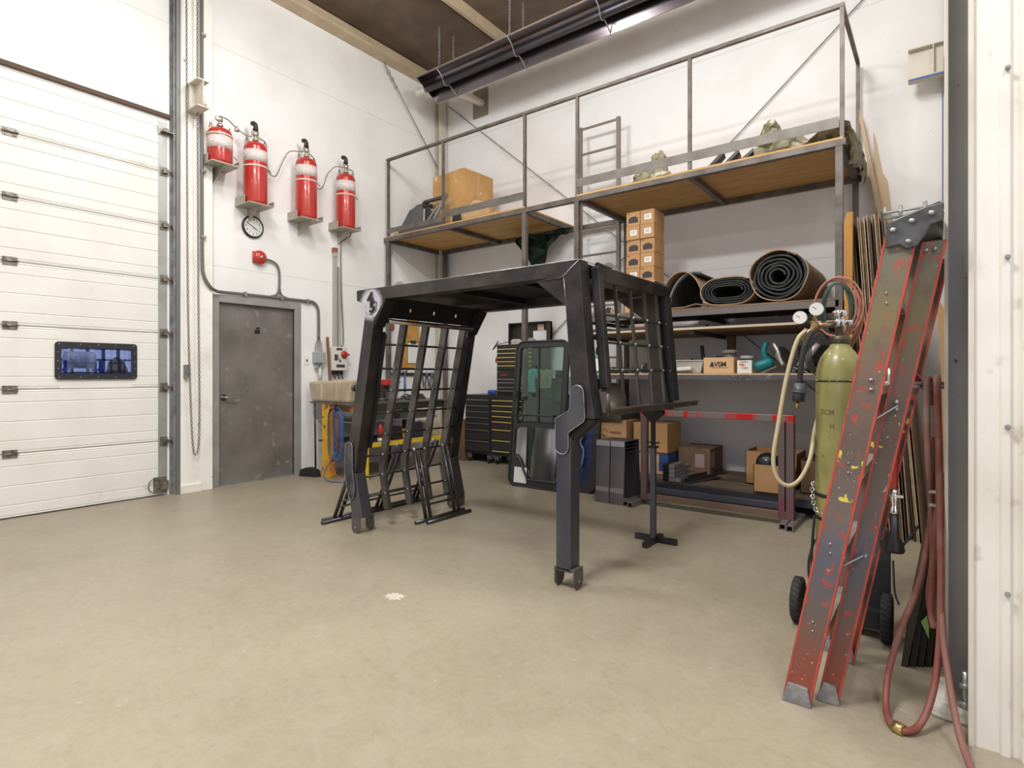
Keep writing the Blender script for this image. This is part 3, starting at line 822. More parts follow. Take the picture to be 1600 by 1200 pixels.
b = nb(); tube(b, [(hx0, 5.50, 5.372), (hx1, 5.50, 5.372)], .008, 6); tube(b, [(hx0, 5.915, 5.152), (hx1, 5.915, 5.152)], .008, 6); part('rolled_edge', b, M('bright_edge', (.7, .62, .5), .3, .7), t)
# flue through the back wall
t = thing('exhaust_flue', 'cream exhaust pipe entering the back wall through a grey plate', 'pipe', (.79, 6.5, 5.2))
b = nb(); box(b, .66, 6.585, 5.14, .95, 6.598, 5.56); part('wall_plate', b, M('grey_flue_plate', (.30, .27, .22), .5, .3), t)
b = nb(); tube(b, smooth_path([(.84, 6.6, 5.34), (.82, 6.45, 5.34), (.80, 6.2, 5.33), (.79, 5.99, 5.31)], 5), .055, 16); part('pipe', b, M('cream_cap', (.7, .66, .58)), t)

# ============================================================ MEZZANINE WITH SHELVES
t = mez = thing('mezzanine', 'welded tube steel mezzanine with plywood decks and shelves along the back wall', 'mezzanine', (2.9, 5.95, 0))
FY, BY = 5.41, 6.50
ZD = 3.13
for x in (.09, 2.49, 3.20, 5.71):
    b = nb(); box(b, x - .028, FY - .028, 0, x + .028, FY + .028, ZD); part('front_post', b, tube_br, mez, bev=.003)
for x in (.16, 3.26, 5.71):
    b = nb(); box(b, x - .025, BY - .025, 0, x + .025, BY + .025, ZD); part('rear_post', b, tube_br, mez, bev=.003)
b = nb(); box(b, .02, FY - .028, ZD, 5.76, FY + .028, ZD + .056); part('front_beam', b, tube_br, mez, bev=.003)
b = nb(); box(b, .02, BY - .025, ZD, 5.76, BY + .025, ZD + .056); part('rear_beam', b, tube_br, mez)
for x in (.06, 1.25, 2.47, 3.22, 4.45, 5.71):
    b = nb(); box(b, x - .025, FY + .028, ZD, x + .025, BY - .025, ZD + .056); part('joist', b, tube_br, mez)
for x0, x1 in ((.05, 2.50), (3.20, 5.74)):
    b = nb(); box(b, x0, FY - .02, ZD + .056, x1, BY + .03, ZD + .074); part('plywood_deck', b, ply, mez)
for x in (.09, 1.17, 2.49, 3.20, 4.45, 5.79 - .06):
    b = nb(); box(b, x - .016, FY - .016, ZD + .056, x + .016, FY + .016, 4.29); part('handrail_post', b, tube_br, mez)
b = nb(); box(b, .06, FY - .018, 4.28, 5.75, FY + .018, 4.312); part('handrail', b, tube_br, mez)
b = nb(); box(b, 5.714, FY, 4.28, 5.746, BY, 4.31); part('handrail', b, tube_br, mez)
b = nb(); box(b, 5.714, BY - .016, 3.18, 5.746, BY + .016, 4.29); part('handrail_post', b, tube_br, mez)
for x0, x1 in ((1.2, 2.49), (3.20, 5.71)):
    b = nb(); box(b, x0, FY - .022, 3.285, x1, FY - .017, 3.375); part('toe_board', b, rail_gy, mez)
b = nb(); box(b, .09, FY - .022, 3.24, 1.17, FY - .017, 3.31); part('toe_board', b, rail_gy, mez)
# shelf levels inside the right bay
for z in (1.19,):
    b = nb(); box(b, 3.2, FY - .028, z, 5.71, FY + .028, z + .045); part('shelf_beam', b, M('scuffed_dark_beam', (.13, .13, .145), .4, .5, (.07, .07, .08), 4, c3=(.6, .6, .65), scale3=8, lo3=.64, hi3=.7, stretch=(1, 1, 4)), mez)
b = nb(); box(b, 3.2, FY - .03, 1.235, 5.72, BY + .03, 1.25); part('shelf_board', b, ply_edge, mez)
b = nb(); box(b, 3.2, FY - .028, 1.80, 5.71, FY + .028, 1.86); part('shelf_beam', b, M('grey_beam', (.16, .145, .14), .45, .4), mez, bev=.003)
b = nb(); box(b, 3.2, FY - .03, 1.86, 5.72, BY + .03, 1.876); part('shelf_board', b, M('brown_shelf_board', (.24, .15, .085), .7, 0, (.16, .10, .06), 3), mez)
b = nb(); box(b, 3.2, FY - .025, 1.67, 5.71, FY + .0, 1.69); part('shelf_board', b, M('pale_board_edge', (.55, .45, .32), .7), mez)
b = nb(); box(b, 3.2, FY, 1.665, 5.72, BY + .03, 1.685); part('shelf_board', b, MATS['brown_shelf_board'], mez)
for x in (3.26, 4.46, 5.66):
    for z in (1.19, 1.63, 1.80):
        b = nb(); box(b, x - .02, FY + .028, z, x + .02, BY - .025, z + .04); part('shelf_joist', b, tube_dk, mez)
b = nb(); box(b, 4.43, 6.40, .1, 4.49, 6.46, 3.13); b.free()
b = nb(); box(b, 4.50, 6.42, 1.25, 4.58, 6.48, 1.66); part('shelf_prop', b, M('brown_timber_prop', (.22, .12, .05), .7), mez)
b = nb(); box(b, 3.2, FY - .028, .10, 5.71, FY + .028, .155); part('shelf_beam', b, M('blued_beam', (.07, .075, .10), .4, .6), mez)
b = nb(); box(b, 3.2, BY - .03, .10, 5.71, BY + .02, .155); part('shelf_beam', b, tube_dk, mez)
for k in range(6):
    b = nb(); y = FY + .035 + k * .178; box(b, 3.22, y, .157, 5.73, y + .168, .18 - .004 * (k % 3)); part('bottom_board', b, M('dirty_shelf_plank', (.16, .115, .075), .75, 0, (.09, .065, .045), 3, stretch=(.6, 4, 1)), mez)
for x in (3.26, 4.46, 5.66):
    b = nb(); box(b, x - .02, FY + .028, .10, x + .02, BY - .03, .15); part('shelf_joist', b, tube_dk, mez)

# wall ladder in the gap between the decks
t = thing('wall_ladder', 'steel ladder standing in the gap between the two mezzanine decks', 'ladder', (2.93, 6.4, 0))
for x in (2.66, 3.20):
    b = nb(); box(b, x - .022, 6.38, 0, x + .022, 6.42, 4.42); part('rail', b, M('ladder_brown_steel', (.23, .19, .16), .5, .35), t)
for k in range(12):
    z = 4.395 - .327 * k
    b = nb(); box(b, 2.682, 6.39, z - .012, 3.178, 6.41, z + .012); part('rung', b, MATS['ladder_brown_steel'], t)

# ---------- things on the mezzanine
DK = ZD + .075
t = thing('cardboard_box', 'big worn cardboard box on the left mezzanine deck', 'box', (1.05, 5.95, DK))
mt_ = Matrix.Translation((1.0, 5.96, 0)) @ Matrix.Rotation(radians(-3), 4, 'Z')
b = nb(); box(b, -.31, -.27, DK, .31, .31, DK + .80, mt_); part('carton', b, M('honey_cardboard', (.56, .33, .12), .7, 0, (.46, .25, .08), 3, c3=(.66, .50, .30), scale3=5, lo3=.62, hi3=.66), t, bev=.004)
b = nb(); box(b, -.3125, -.02, DK + .1, .3125, .03, DK + .8025, mt_); part('parcel_tape', b, M('tan_tape', (.52, .32, .14), .4), t)
# torn bits in front of it
t = thing('torn_carton', 'torn pale cardboard carton lying against the big box on the left deck', 'box', (1.62, 5.75, DK))
b = nb()
rr = random.Random(5)
prism(b, [(1.10, DK), (1.78, DK), (1.80, DK + .12), (1.72, DK + .25), (1.55, DK + .30), (1.38, DK + .22), (1.25, DK + .26), (1.12, DK + .22)], (0, 5.60, 0), (1, 0, 0), (0, 0, 1), (0, .012, 0)); prism(b, [(5.6, DK), (6.0, DK), (5.9, DK + .22), (5.7, DK + .25)], (1.45, 0, 0), (0, 1, 0), (0, 0, 1), (.01, 0, 0))
prism(b, [(5.62, DK), (5.85, DK), (5.82, DK + .2), (5.7, DK + .12)], (1.76, 0, 0), (0, 1, 0), (0, 0, 1), (.01, 0, 0))
part('carton_side', b, card_lt, t)
# grey moulded plastic fender
t = thing('plastic_fender_liner', 'grey moulded plastic fender at the left end of the mezzanine', 'vehicle part', (.5, 5.7, DK))
gp = M('grey_moulded_plastic', (.115, .115, .12), .5, 0, (.085, .085, .09), 6)
FZ = DK
b = nb()
prism(b, [(.12, FZ + .03), (.13, FZ + .10), (.36, FZ + .36), (.56, FZ + .42), (.62, FZ + .36), (.60, FZ + .12), (.90, FZ + .13), (.93, FZ + .08), (.93, FZ + .03)], (0, 5.56, 0), (1, 0, 0), (0, 0, 1), (0, .03, 0))
part('front_skin', b, gp, t, bev=.008)
b = nb(); prism(b, [(5.57, FZ + .40), (5.60, FZ + .43), (5.95, FZ + .48), (5.95, FZ + .45), (5.60, FZ + .38)], (.46, 0, 0), (0, 1, 0), (0, 0, 1), (.18, 0, 0)); prism(b, [(5.57, FZ + .10), (5.9, FZ + .12), (5.9, FZ + .2), (5.57, FZ + .13)], (.14, 0, 0), (0, 1, 0), (0, 0, 1), (.03, 0, 0)); part('arched_top', b, gp, t, bev=.008)
b = nb(); prism(b, [(.60, FZ + .12), (.62, FZ + .40), (.64, FZ + .40), (.92, FZ + .13)], (0, 5.62, 0), (1, 0, 0), (0, 0, 1), (0, .012, 0)); prism(b, [(.60, FZ + .42), (.64, FZ + .45), (1.02, FZ + .46), (.98, FZ + .42)], (0, 5.57, 0), (1, 0, 0), (0, 0, 1), (0, .05, 0)); part('recess_panel', b, M('charcoal_recess', (.045, .045, .05), .5), t)
b = nb(); beam(b, (.84, 5.55, FZ + .12), (1.10, 5.55, FZ + .46), .05, .03, (0, 1, 0)); beam(b, (.72, 5.54, FZ + .12), (.95, 5.54, FZ + .32), .03, .02, (0, 1, 0)); beam(b, (.95, 5.54, FZ + .30), (1.06, 5.54, FZ + .30), .03, .02, (0, 1, 0)); part('strut', b, M('pale_grey_plastic', (.27, .26, .24), .5), t, bev=.004)
b = nb(); prism(b, [(.14, FZ + .005), (.14, FZ + .05), (1.05, FZ + .10), (1.05, FZ + .04), (.9, FZ + .005)], (0, 5.54, 0), (1, 0, 0), (0, 0, 1), (0, .04, 0)); part('lower_flange', b, gp, t, bev=.006)
b = nb(); prism(b, [(1.22, FZ + .0), (1.22, FZ + .13), (1.34, FZ + .14), (1.34, FZ + .0)], (0, 5.53, 0), (1, 0, 0), (0, 0, 1), (0, .04, 0)); part('dark_foot', b, M('charcoal_recess', (.04, .04, .04)), t)
b = nb(); sph(b, (.13, 5.52, DK + .035), .035, 10, 6); single('clear_bottle', b, M('nickel_valve', (.5, .5, .5)), 'small shiny cap lying at the left end of the front beam', 'cap')
# tarps
tarp = M('olive_camouflage_tarp', (.34, .30, .20), .7, 0, (.16, .16, .08), 9, .5, .56, c3=(.62, .58, .48), scale3=5, lo3=.56, hi3=.62)
def tarp_obj(pieces, label, seed):
    b = nb()
    for i, (c, sx, sy, sz) in enumerate(pieces): loft_blob(b, c, sx, sy, sz, .22, 16, 7, seed + i)
    o = single('folded_tarp', b, tarp, label, 'tarp')
    return o
tarp_obj([((3.95, 5.75, DK), .26, .22, .20), ((4.0, 5.74, DK + .1), .10, .10, .28)], 'crumpled camouflage tarp nearest the ladder on the right deck', 11)
tarp_obj([((5.20, 5.72, DK), .26, .2, .26), ((5.12, 5.68, DK + .16), .10, .1, .22), ((5.42, 5.74, DK), .2, .18, .14)], 'crumpled camouflage tarp standing behind the toe board near the right post', 23)
b = nb()
rr = random.Random(8)
grid = []
for i in range(22):
    row = []
    v = i / 21
    y = 5.48 + .98 * v
    for j in range(14):
        u = j / 13
        if u < .45: x, z = 5.42 + .33 * u / .45, DK + .01 + .14 * sin(pi * min(u / .45, 1) * .62)
        else:
            w = (u - .45) / .55
            x, z = 5.75 + .05 * sin(w * 2.2), DK + .14 - w * (.20 + .10 * sin(v * 5 + 1) + .12 * v)
        fold = .022 * sin(v * 34 + 2 * u) + .014 * sin(v * 61 + 5 * u)
        row.append(b.verts.new((x + fold * (1 if u > .45 else .3) + rr.uniform(-.006, .006), y, z + fold * (1 if u <= .45 else .3) + rr.uniform(-.006, .006))))
    grid.append(row)
for i in range(21):
    for j in range(13): b.faces.new((grid[i][j], grid[i][j + 1], grid[i + 1][j + 1], grid[i + 1][j]))
bmesh.ops.solidify(b, geom=list(b.faces), thickness=.012)
single('draped_tarp', b, M('pale_olive_tarp', (.42, .38, .27), .7, 0, (.22, .21, .13), 12, .5, .6), 'camouflage tarp draped over the right end of the mezzanine deck', 'tarp')
t = thing('folded_chairs_scrap', 'black and white metal scrap brackets lying on the right deck', 'scrap metal', (4.85, 5.7, DK))
b = nb()
for k, (x, a) in enumerate(((4.58, 25), (4.72, -30), (4.86, 20), (5.0, -35))):
    beam(b, (x, 5.6, DK + .02), (x + .12, 5.65, DK + .17 - .02 * k), .03, .1, (0, 1, 0))
part('black_bracket', b, black, t)
b = nb(); beam(b, (4.66, 5.62, DK + .02), (4.84, 5.7, DK + .14), .03, .07, (0, 1, 0)); beam(b, (4.9, 5.62, DK + .02), (5.0, 5.7, DK + .16), .03, .07, (0, 1, 0)); part('pale_bracket', b, card_lt, t)
# green tarp hanging under the left deck
b = nb()
rr = random.Random(12); grid = []
top = [(1.62, 3.12), (1.86, 3.12), (2.10, 3.12), (2.34, 3.12), (2.52, 3.12)]
for i in range(16):
    v = i / 15
    row = []
    for j in range(12):
        u = j / 11
        x = 1.66 + .90 * v
        prof_ = max(0, 1 - abs(v - .42) / .42) ** .8
        dep = .46 * prof_ + .05
        z = 3.12 - dep * u + .025 * sin(u * 9 + v * 7)
        y = 6.30 + .05 * sin(v * 19 + u * 4) + .03 * sin(u * 15) - .10 * sin(pi * u) * prof_
        row.append(b.verts.new((x + .25 * (0.42 - v) * u * .6 + rr.uniform(-.006, .006), y + rr.uniform(-.008, .008), z)))
    grid.append(row)
for i in range(15):
    for j in range(11): b.faces.new((grid[i][j], grid[i][j + 1], grid[i + 1][j + 1], grid[i + 1][j]))
bmesh.ops.solidify(b, geom=list(b.faces), thickness=.010)
single('green_tarp', b, M('dark_green_tarp', (.012, .04, .025), .45, 0, (.06, .13, .09), 7, .52, .64), 'dark green tarp sagging under the right side of the left deck', 'tarp')

# ---------- stacked small cartons
ST = 1.876
b = nb(); box(b, 3.71, 5.52, ST, 4.05, 5.86, ST + .33); single('cardboard_box', b, M('orange_cardboard', (.53, .31, .13), .7, 0, (.46, .25, .1), 4), 'larger plain box under the two columns of small cartons', 'box', bev=.004)
cw, chh = .155, .147
names = ['bottom', 'second lowest', 'middle', 'second highest', 'topmost']
kindsL = ['w', 'b', 'b', 'w', 'b']; kindsR = ['b', 'w', 'b', 'w', 'w']
protoC = {}
def carton(kind):
    t = thing('small_carton', 'x', 'box', (0, 0, 0))
    b = nb(); box(b, -cw / 2 + .002, 0, 0, cw / 2 - .002, .26, chh - .002); part('carton', b, card, t, bev=.002)
    b = nb()
    if kind == 'b':
        prism(b, [(-.05, .03), (.055, .03), (.055, .08), (.035, .085), (.03, .095), (-.025, .095), (-.03, .085), (-.05, .08)], (0, -.001, 0), (1, 0, 0), (0, 0, 1), (0, .001, 0)); part('printed_band', b, M('band_print', (.035, .028, .03), .6), t)
        b = nb(); box(b, -.066, -.001, .125, -.04, 0, .132); part('printed_mark', b, black_p, t)
    else:
        box(b, -.03, -.0012, .045, .045, 0, .10); l = part('label', b, white_p, t)
        b = nb()
        for z in (.06, .072, .084): box(b, -.02, -.002, z, .03, -.0012, z + .005)
        part('label_lines', b, M('grey_print', (.2, .2, .22), .6), l)
    return t
for ci, (x, ks, col) in enumerate(((3.80, kindsL, 'left'), (3.958, kindsR, 'right'))):
    for r_ in range(5):
        k = ks[r_]
        lab = 'small carton with %s, %s of the %s column' % ('black printed band' if k == 'b' else 'white label', names[r_], col)
        loc = (x, 5.53 + .006 * ((r_ * 7 + ci * 3) % 3), ST + .332 + r_ * (chh + .001))
        if k not in protoC:
            protoC[k] = carton(k); q = protoC[k]; q.location = loc; q['label'] = lab
        else:
            q = dup(protoC[k], loc, 0, lab)
        q['group'] = 'small cartons stacked on the top shelf'

# ---------- rolls on the top shelf
feltm = M('dark_felt_edge', (.020, .023, .022), .8, 0, (.045, .05, .045), 24, .45, .7)
backm = M('brown_roll_backing', (.36, .24, .15), .8, 0, (.26, .17, .10), 5)
def roll(name, label, loops, cx, cz, y0, y1, sq=1.0, flat=None, thick=.012, wob=.0, seed=1, r_out=.2, r_in=.06, outer=True, drop=0):
    """spiral sheet; outermost turn is the brown backing"""
    rr = random.Random(seed)
    t = thing(name, label, 'roll', (cx, (y0 + y1) / 2, cz - r_out * sq))
    def spiral(r0, r1, a0, a1, n):
        pts = []
        for k in range(n + 1):
            f = k / n; a = a0 + (a1 - a0) * f; r = r0 + (r1 - r0) * f
            w = 1 + wob * sin(a * 2.3 + seed) + wob * .6 * sin(a * 5.1)
            X_ = r * w * cos(a); Z_ = r * w * sin(a) * sq
            if flat: X_ += flat * (1 if cos(a) > 0 else -1) * min(1, abs(cos(a)) * 3)
            pts.append((X_, Z_))
        return pts
    def strip(pts, th, dy=0.0):
        b = nb(); n = len(pts); L_ = []
        for i, (a, c) in enumerate(pts):
            p = pts[max(i - 1, 0)]; q = pts[min(i + 1, n - 1)]
            tx, tz = q[0] - p[0], q[1] - p[1]; l = math.hypot(tx, tz) or 1; nx, nz = -tz / l, tx / l
            L_.append(((a + nx * th / 2, c + nz * th / 2), (a - nx * th / 2, c - nz * th / 2)))
        vs = [[b.verts.new((cx + p[0], yy, cz + p[1])) for p in (L_[i][0], L_[i][1]) for yy in (y0 + dy, y1)] for i in range(n)]
        for i in range(n - 1):
            A, B = vs[i], vs[i + 1]
            for (p, q) in ((0, 1), (1, 3), (3, 2), (2, 0)): b.faces.new((A[p], A[q], B[q], B[p]))
        b.faces.new((vs[0][0], vs[0][1], vs[0][3], vs[0][2])); b.faces.new((vs[-1][0], vs[-1][1], vs[-1][3], vs[-1][2]))
        return b
    part('wound_sheet', strip(spiral(r_in, r_out - thick, 0, loops * 2 * pi, int(loops * 36)), thick, .01), feltm, t)
    if outer: part('backing_sheet', strip(spiral(r_out, r_out, .9 - drop, 2 * pi + .6, 40), .010), backm, t)
    return t
roll('felt_roll', 'largest dark felt roll with many turns at the right of the top shelf', 5.2, 5.235, 2.115, 5.42, 6.4, .90, None, .017, .03, 3, .243, .055)
roll('felt_roll', 'flattened oval felt roll between the arched one and the largest one', 3.6, 4.79, 2.018, 5.44, 6.35, .72, .07, .012, .01, 5, .178, .065)
t = thing('curled_mat', 'dark mat curled into an arch inside brown paper beside the cartons', 'mat', (4.35, 5.9, ST))
def arch(r, th, a0, a1, cx, cz, sx, sz, y0, y1, n=24):
    b = nb(); vs = []
    for k in range(n + 1):
        a = a0 + (a1 - a0) * k / n
        vs.append([b.verts.new((cx + (r + d) * sx * cos(a), y, cz + (r + d) * sz * sin(a))) for d in (-th / 2, th / 2) for y in (y0, y1)])
    for i in range(n):
        A, B = vs[i], vs[i + 1]
        for (p, q) in ((0, 1), (1, 3), (3, 2), (2, 0)): b.faces.new((A[p], A[q], B[q], B[p]))
    b.faces.new((vs[0][0], vs[0][1], vs[0][3], vs[0][2])); b.faces.new((vs[-1][0], vs[-1][1], vs[-1][3], vs[-1][2]))
    return b
part('paper_wrap', arch(.215, .008, radians(10), radians(186), 4.345, ST + .03, 1.0, 1.6, 5.46, 6.38), backm, t)
part('mat_sheet', arch(.24, .016, radians(75), radians(186), 4.46, ST + .03, 1.0, 1.33, 5.50, 6.36), feltm, t)
part('mat_edge', arch(.252, .010, radians(75), radians(186), 4.46, ST + .03, 1.0, 1.33, 5.495, 5.52), M('grey_mat_rim', (.20, .21, .21), .6), t)
b = nb(); beam(b, (4.14, 5.47, ST + .012), (4.42, 5.42, ST + .012), .1, .008); beam(b, (4.42, 5.42, ST + .012), (4.52, 5.42, ST + .035), .1, .008); beam(b, (4.52, 5.42, ST + .035), (4.62, 5.43, ST + .01), .1, .008); part('loose_flap', b, backm, t)

def clutter(x0, x1, y0, y1, z, n, hmin, hmax, name, labels, mats, seed, cat):
    rr = random.Random(seed)
    for i in range(n):
        x = x0 + (x1 - x0) * (i + .5) / n; w = (x1 - x0) / n * .42
        h = rr.uniform(hmin, hmax); y = rr.uniform(y0, y1)
        b = nb(); loft_blob(b, (x, y, z), w, .08, h, .25, 10, 5, seed * 7 + i)
        single(name, b, mats[i % len(mats)], labels[i], cat)
# left end of the top shelf: crumpled parts seen through the rear guard
clutter(3.34, 3.66, 5.5, 5.6, ST, 3, .07, .11, 'bagged_parts', ['crumpled grey bag on the top shelf, nearest the left post', 'crumpled black bag on the top shelf, middle of the three left of the cartons', 'crumpled beige bag on the top shelf, beside the carton stack'], [M('grey_bag', (.35, .34, .32), .4, .1, (.1, .1, .1), 20), black, M('beige_bag', (.42, .36, .28), .6, 0, (.15, .12, .1), 16)], 31, 'bag')
# sheets lying between the two upper shelves
b = nb(); box(b, 3.3, 5.42, 1.686, 4.6, 6.4, 1.712); single('steel_sheet', b, M('dark_sheet', (.05, .05, .052), .4, .4), 'dark flat steel sheet lying on the second shelf from the top', 'sheet')
b = nb(); box(b, 4.62, 5.43, 1.686, 5.6, 6.4, 1.70); single('steel_sheet', b, M('black_sheet', (.02, .02, .02), .5), 'black flat sheet at the right of the second shelf from the top', 'sheet')
b = nb(); box(b, 3.36, 5.44, 1.713, 3.56, 5.8, 1.728); single('red_folder', b, M('dull_red_card', (.35, .07, .05), .6), 'thin red board on the dark steel sheet, left of its pair', 'board')
b = nb(); box(b, 3.86, 5.44, 1.713, 4.1, 5.8, 1.728); single('red_folder', b, M('dull_red_card', (.35, .07, .05), .6), 'thin red board on the dark steel sheet, right of its pair', 'board')
b = nb(); box(b, 3.6, 5.50, 1.713, 3.84, 5.9, 1.722); single('white_board_sheet', b, white_p, 'thin white sheet between the two red boards on the second shelf', 'board')

# ============================================================ THINGS ON THE WAIST HIGH SHELF
SH = 1.25
t = thing('spray_bottle', 'green and white bottle at the left end of the waist high shelf', 'bottle', (3.40, 5.52, SH))
b = nb(); lathe(b, [(.033, 0), (.035, .01), (.035, .17), (.02, .20), (.014, .21)], (3.40, 5.50, SH), 16); part('bottle_body', b, M('green_bottle', (.02, .28, .10), .35), t)
b = nb(); box(b, 3.395, 5.462, SH + .03, 3.43, 5.468, SH + .16); part('label', b, white_p, t)
b = nb(); lathe(b, [(.016, .21), (.022, .215), (.022, .26), (.012, .29)], (3.40, 5.50, SH), 12); part('cap', b, black, t)
dkc = [black, rubber, M('charcoal_cloth', (.03, .03, .035), .8), M('dark_grey_metal', (.08, .08, .085), .4, .5)]
clutter(3.50, 3.98, 5.52, 5.6, SH, 4, .05, .11, 'grinding_tool', ['dark angle grinder lump beside the green bottle', 'dark grinder body, second from the green bottle', 'dark cloth bundle in front of the rear guard rods', 'dark metal part right of the cloth bundle'], dkc, 51, 'tool')
b = nb(); box(b, 3.98, 5.5, SH, 4.12, 5.62, SH + .08); single('pale_carton', b, M('pale_grey_box', (.40, .39, .37), .6), 'pale grey low box left of the wide rear guard post', 'box')
t = thing('plastic_tub', 'low translucent plastic tub beside the branded carton', 'tub', (4.40, 5.56, SH))
b = nb(); prism(b, [(4.27, SH), (4.53, SH), (4.56, SH + .125), (4.245, SH + .125)], (0, 5.48, 0), (1, 0, 0), (0, 0, 1), (0, .18, 0)); part('tub_body', b, M('cloudy_plastic', (.30, .28, .24), .3, 0, (.40, .38, .34), 6), t, bev=.01)
b = nb(); box(b, 4.235, 5.47, SH + .122, 4.57, 5.67, SH + .13); part('rim', b, M('cloudy_rim', (.5, .48, .43), .4), t)
b = nb(); beam(b, (4.27, 5.44, SH + .035), (4.46, 5.44, SH + .05), .05, .035); single('white_tube_pack', b, M('white_plastic_wrap', (.62, .60, .58), .3), 'white wrapped packet in front of the plastic tub', 'packet', bev=.008)
b = nb(); loft_blob(b, (4.20, 5.45, SH), .06, .04, .035, .2, 10, 4, 9); single('yellow_glove', b, M('pale_yellow_cloth', (.55, .55, .22), .7), 'pale yellow glove on the shelf edge left of the plastic tub', 'glove')
clutter(4.16, 4.70, 5.85, 5.95, SH, 2, .12, .17, 'black_hose_bundle', ['black cable heap behind the plastic tub', 'black cable heap behind the left part of the branded carton'], [rubber, black], 61, 'cable')
b = nb(); beam(b, (4.42, 5.9, SH + .1), (4.40, 5.9, SH + .29), .035, .03); box(b, 4.37, 5.86, SH + .0, 4.45, 5.94, SH + .10); single('hand_tool', b, black, 'black tool standing handle up behind the plastic tub', 'tool')
t = thing('branded_carton', 'brown carton printed AVSM on the waist high shelf', 'box', (4.70, 5.56, SH))
b = nb(); box(b, 4.565, 5.46, SH, 4.845, 5.66, SH + .15); part('carton', b, M('tan_carton', (.58, .36, .19), .7), t, bev=.003)
b = text_bm('VSM', .062, .001, FACE_Y(4.722, 5.4585, SH + .083), .002); part('printed_letters', b, black_p, t)
b = nb(); prism(b, [(-.022, 0), (.02, 0), (.02, .012), (.008, .045), (-.005, .045)], (4.645, 5.459, SH + .062), (1, 0, 0), (0, 0, 1), (0, .001, 0)); part('printed_triangle', b, black_p, t)
b = nb(); box(b, 4.64, 5.459, SH + .05, 4.79, 5.46, SH + .054); part('printed_line', b, black_p, t)
t = thing('white_carton', 'white carton with orange and black print right of the branded carton', 'box', (4.94, 5.56, SH))
b = nb(); box(b, 4.87, 5.48, SH, 5.0, 5.64, SH + .12); part('carton', b, M('white_carton', (.68, .66, .64), .6), t, bev=.003)
b = text_bm('Nu', .035, .001, FACE_Y(4.915, 5.478, SH + .08), .002); part('orange_print', b, M('orange_print', (.7, .12, .02), .5), t)
b = text_bm('7-3/8-2', .022, .001, FACE_Y(4.935, 5.478, SH + .048), 0); part('black_print', b, black_p, t)
b = nb(); box(b, 4.90, 5.478, SH + .103, 4.965, 5.479, SH + .108); part('print_line', b, black_p, t)
lidm = M('white_lid', (.62, .60, .57), .4)
for (x, h, lab) in ((4.72, .20, 'taller clear jar with a white lid behind the branded carton'), (4.885, .14, 'shorter clear jar with a white lid behind the cartons')):
    t = thing('lidded_jar', lab, 'jar', (x, 5.78, SH))
    b = nb(); lathe(b, [(.055, 0), (.06, .01), (.06, h - .03), (.05, h)], (x, 5.78, SH), 20); part('jar_body', b, M('cloudy_plastic', (.3, .3, .28)), t)
    b = nb(); lathe(b, [(.07, h), (.072, h + .005), (.072, h + .028), (.065, h + .032)], (x, 5.78, SH), 24); part('lid', b, lidm, t)
# circular saw
teal = M('teal_plastic', (.0, .16, .18), .4)
t = thing('circular_saw', 'teal circular saw on the waist high shelf right of the white carton', 'power tool', (5.12, 5.55, SH))
b = nb(); tube(b, [(5.03, 5.48, SH + .055), (5.045, 5.485, SH + .06), (5.14, 5.53, SH + .10), (5.16, 5.54, SH + .11)], [.03, .047, .050, .04], 14); tube(b, smooth_path([(5.13, 5.53, SH + .11), (5.10, 5.52, SH + .16), (5.095, 5.52, SH + .22), (5.115, 5.53, SH + .28)], 4), .025, 10); part('motor_and_grip', b, teal, t)
b = nb(); lathe(b, [(.10, 0), (.105, .01), (.105, .045), (.09, .05)], (5.23, 5.60, SH + .13), 24, Matrix.Rotation(radians(60), 4, 'Y') @ Matrix.Rotation(radians(20), 4, 'X')); part('blade_guard', b, M('worn_guard_metal', (.20, .19, .18), .35, .8), t)
b = nb(); beam(b, (5.10, 5.46, SH + .005), (5.22, 5.45, SH + .06), .05, .006); part('sole_plate', b, galv, t)
b = nb(); tube(b, smooth_path([(5.18, 5.5, SH + .27), (5.22, 5.48, SH + .20), (5.24, 5.47, SH + .13), (5.27, 5.46, SH + .07)], 4), .018, 8); part('front_handle', b, M('pale_guard', (.40, .38, .34), .35, .6), t)
clutter(5.28, 5.66, 5.56, 5.64, SH, 3, .09, .16, 'grinder', ['dark power tool heap right of the circular saw', 'dark power tool behind the grey angle grinder', 'dark power tool next to the right post'], [black, rubber, dkc[3]], 71, 'power tool')
t = thing('angle_grinder', 'grey angle grinder tipped up near the right post of the shelf', 'power tool', (5.45, 5.5, SH))
b = nb(); tube(b, [(5.42, 5.48, SH + .07), (5.50, 5.49, SH + .20), (5.54, 5.5, SH + .25)], [.026, .03, .024], 10); part('grinder_body', b, M('pale_grinder', (.40, .385, .36), .4, .3), t)
b = nb(); cyl(b, (5.41, 5.47, SH + .05), (5.43, 5.48, SH + .09), .045, 16); part('disc_guard', b, galv_dk, t)
b = nb(); beam(b, (5.36, 5.44, SH + .05), (5.47, 5.44, SH + .008), .03, .006); single('steel_offcut', b, galv, 'bright thin steel offcut in front of the grey angle grinder', 'offcut')
b = nb(); box(b, 5.3, 5.95, SH, 5.62, 6.2, SH + .26); single('black_case', b, black, 'black case at the back of the waist high shelf near the right post', 'case')

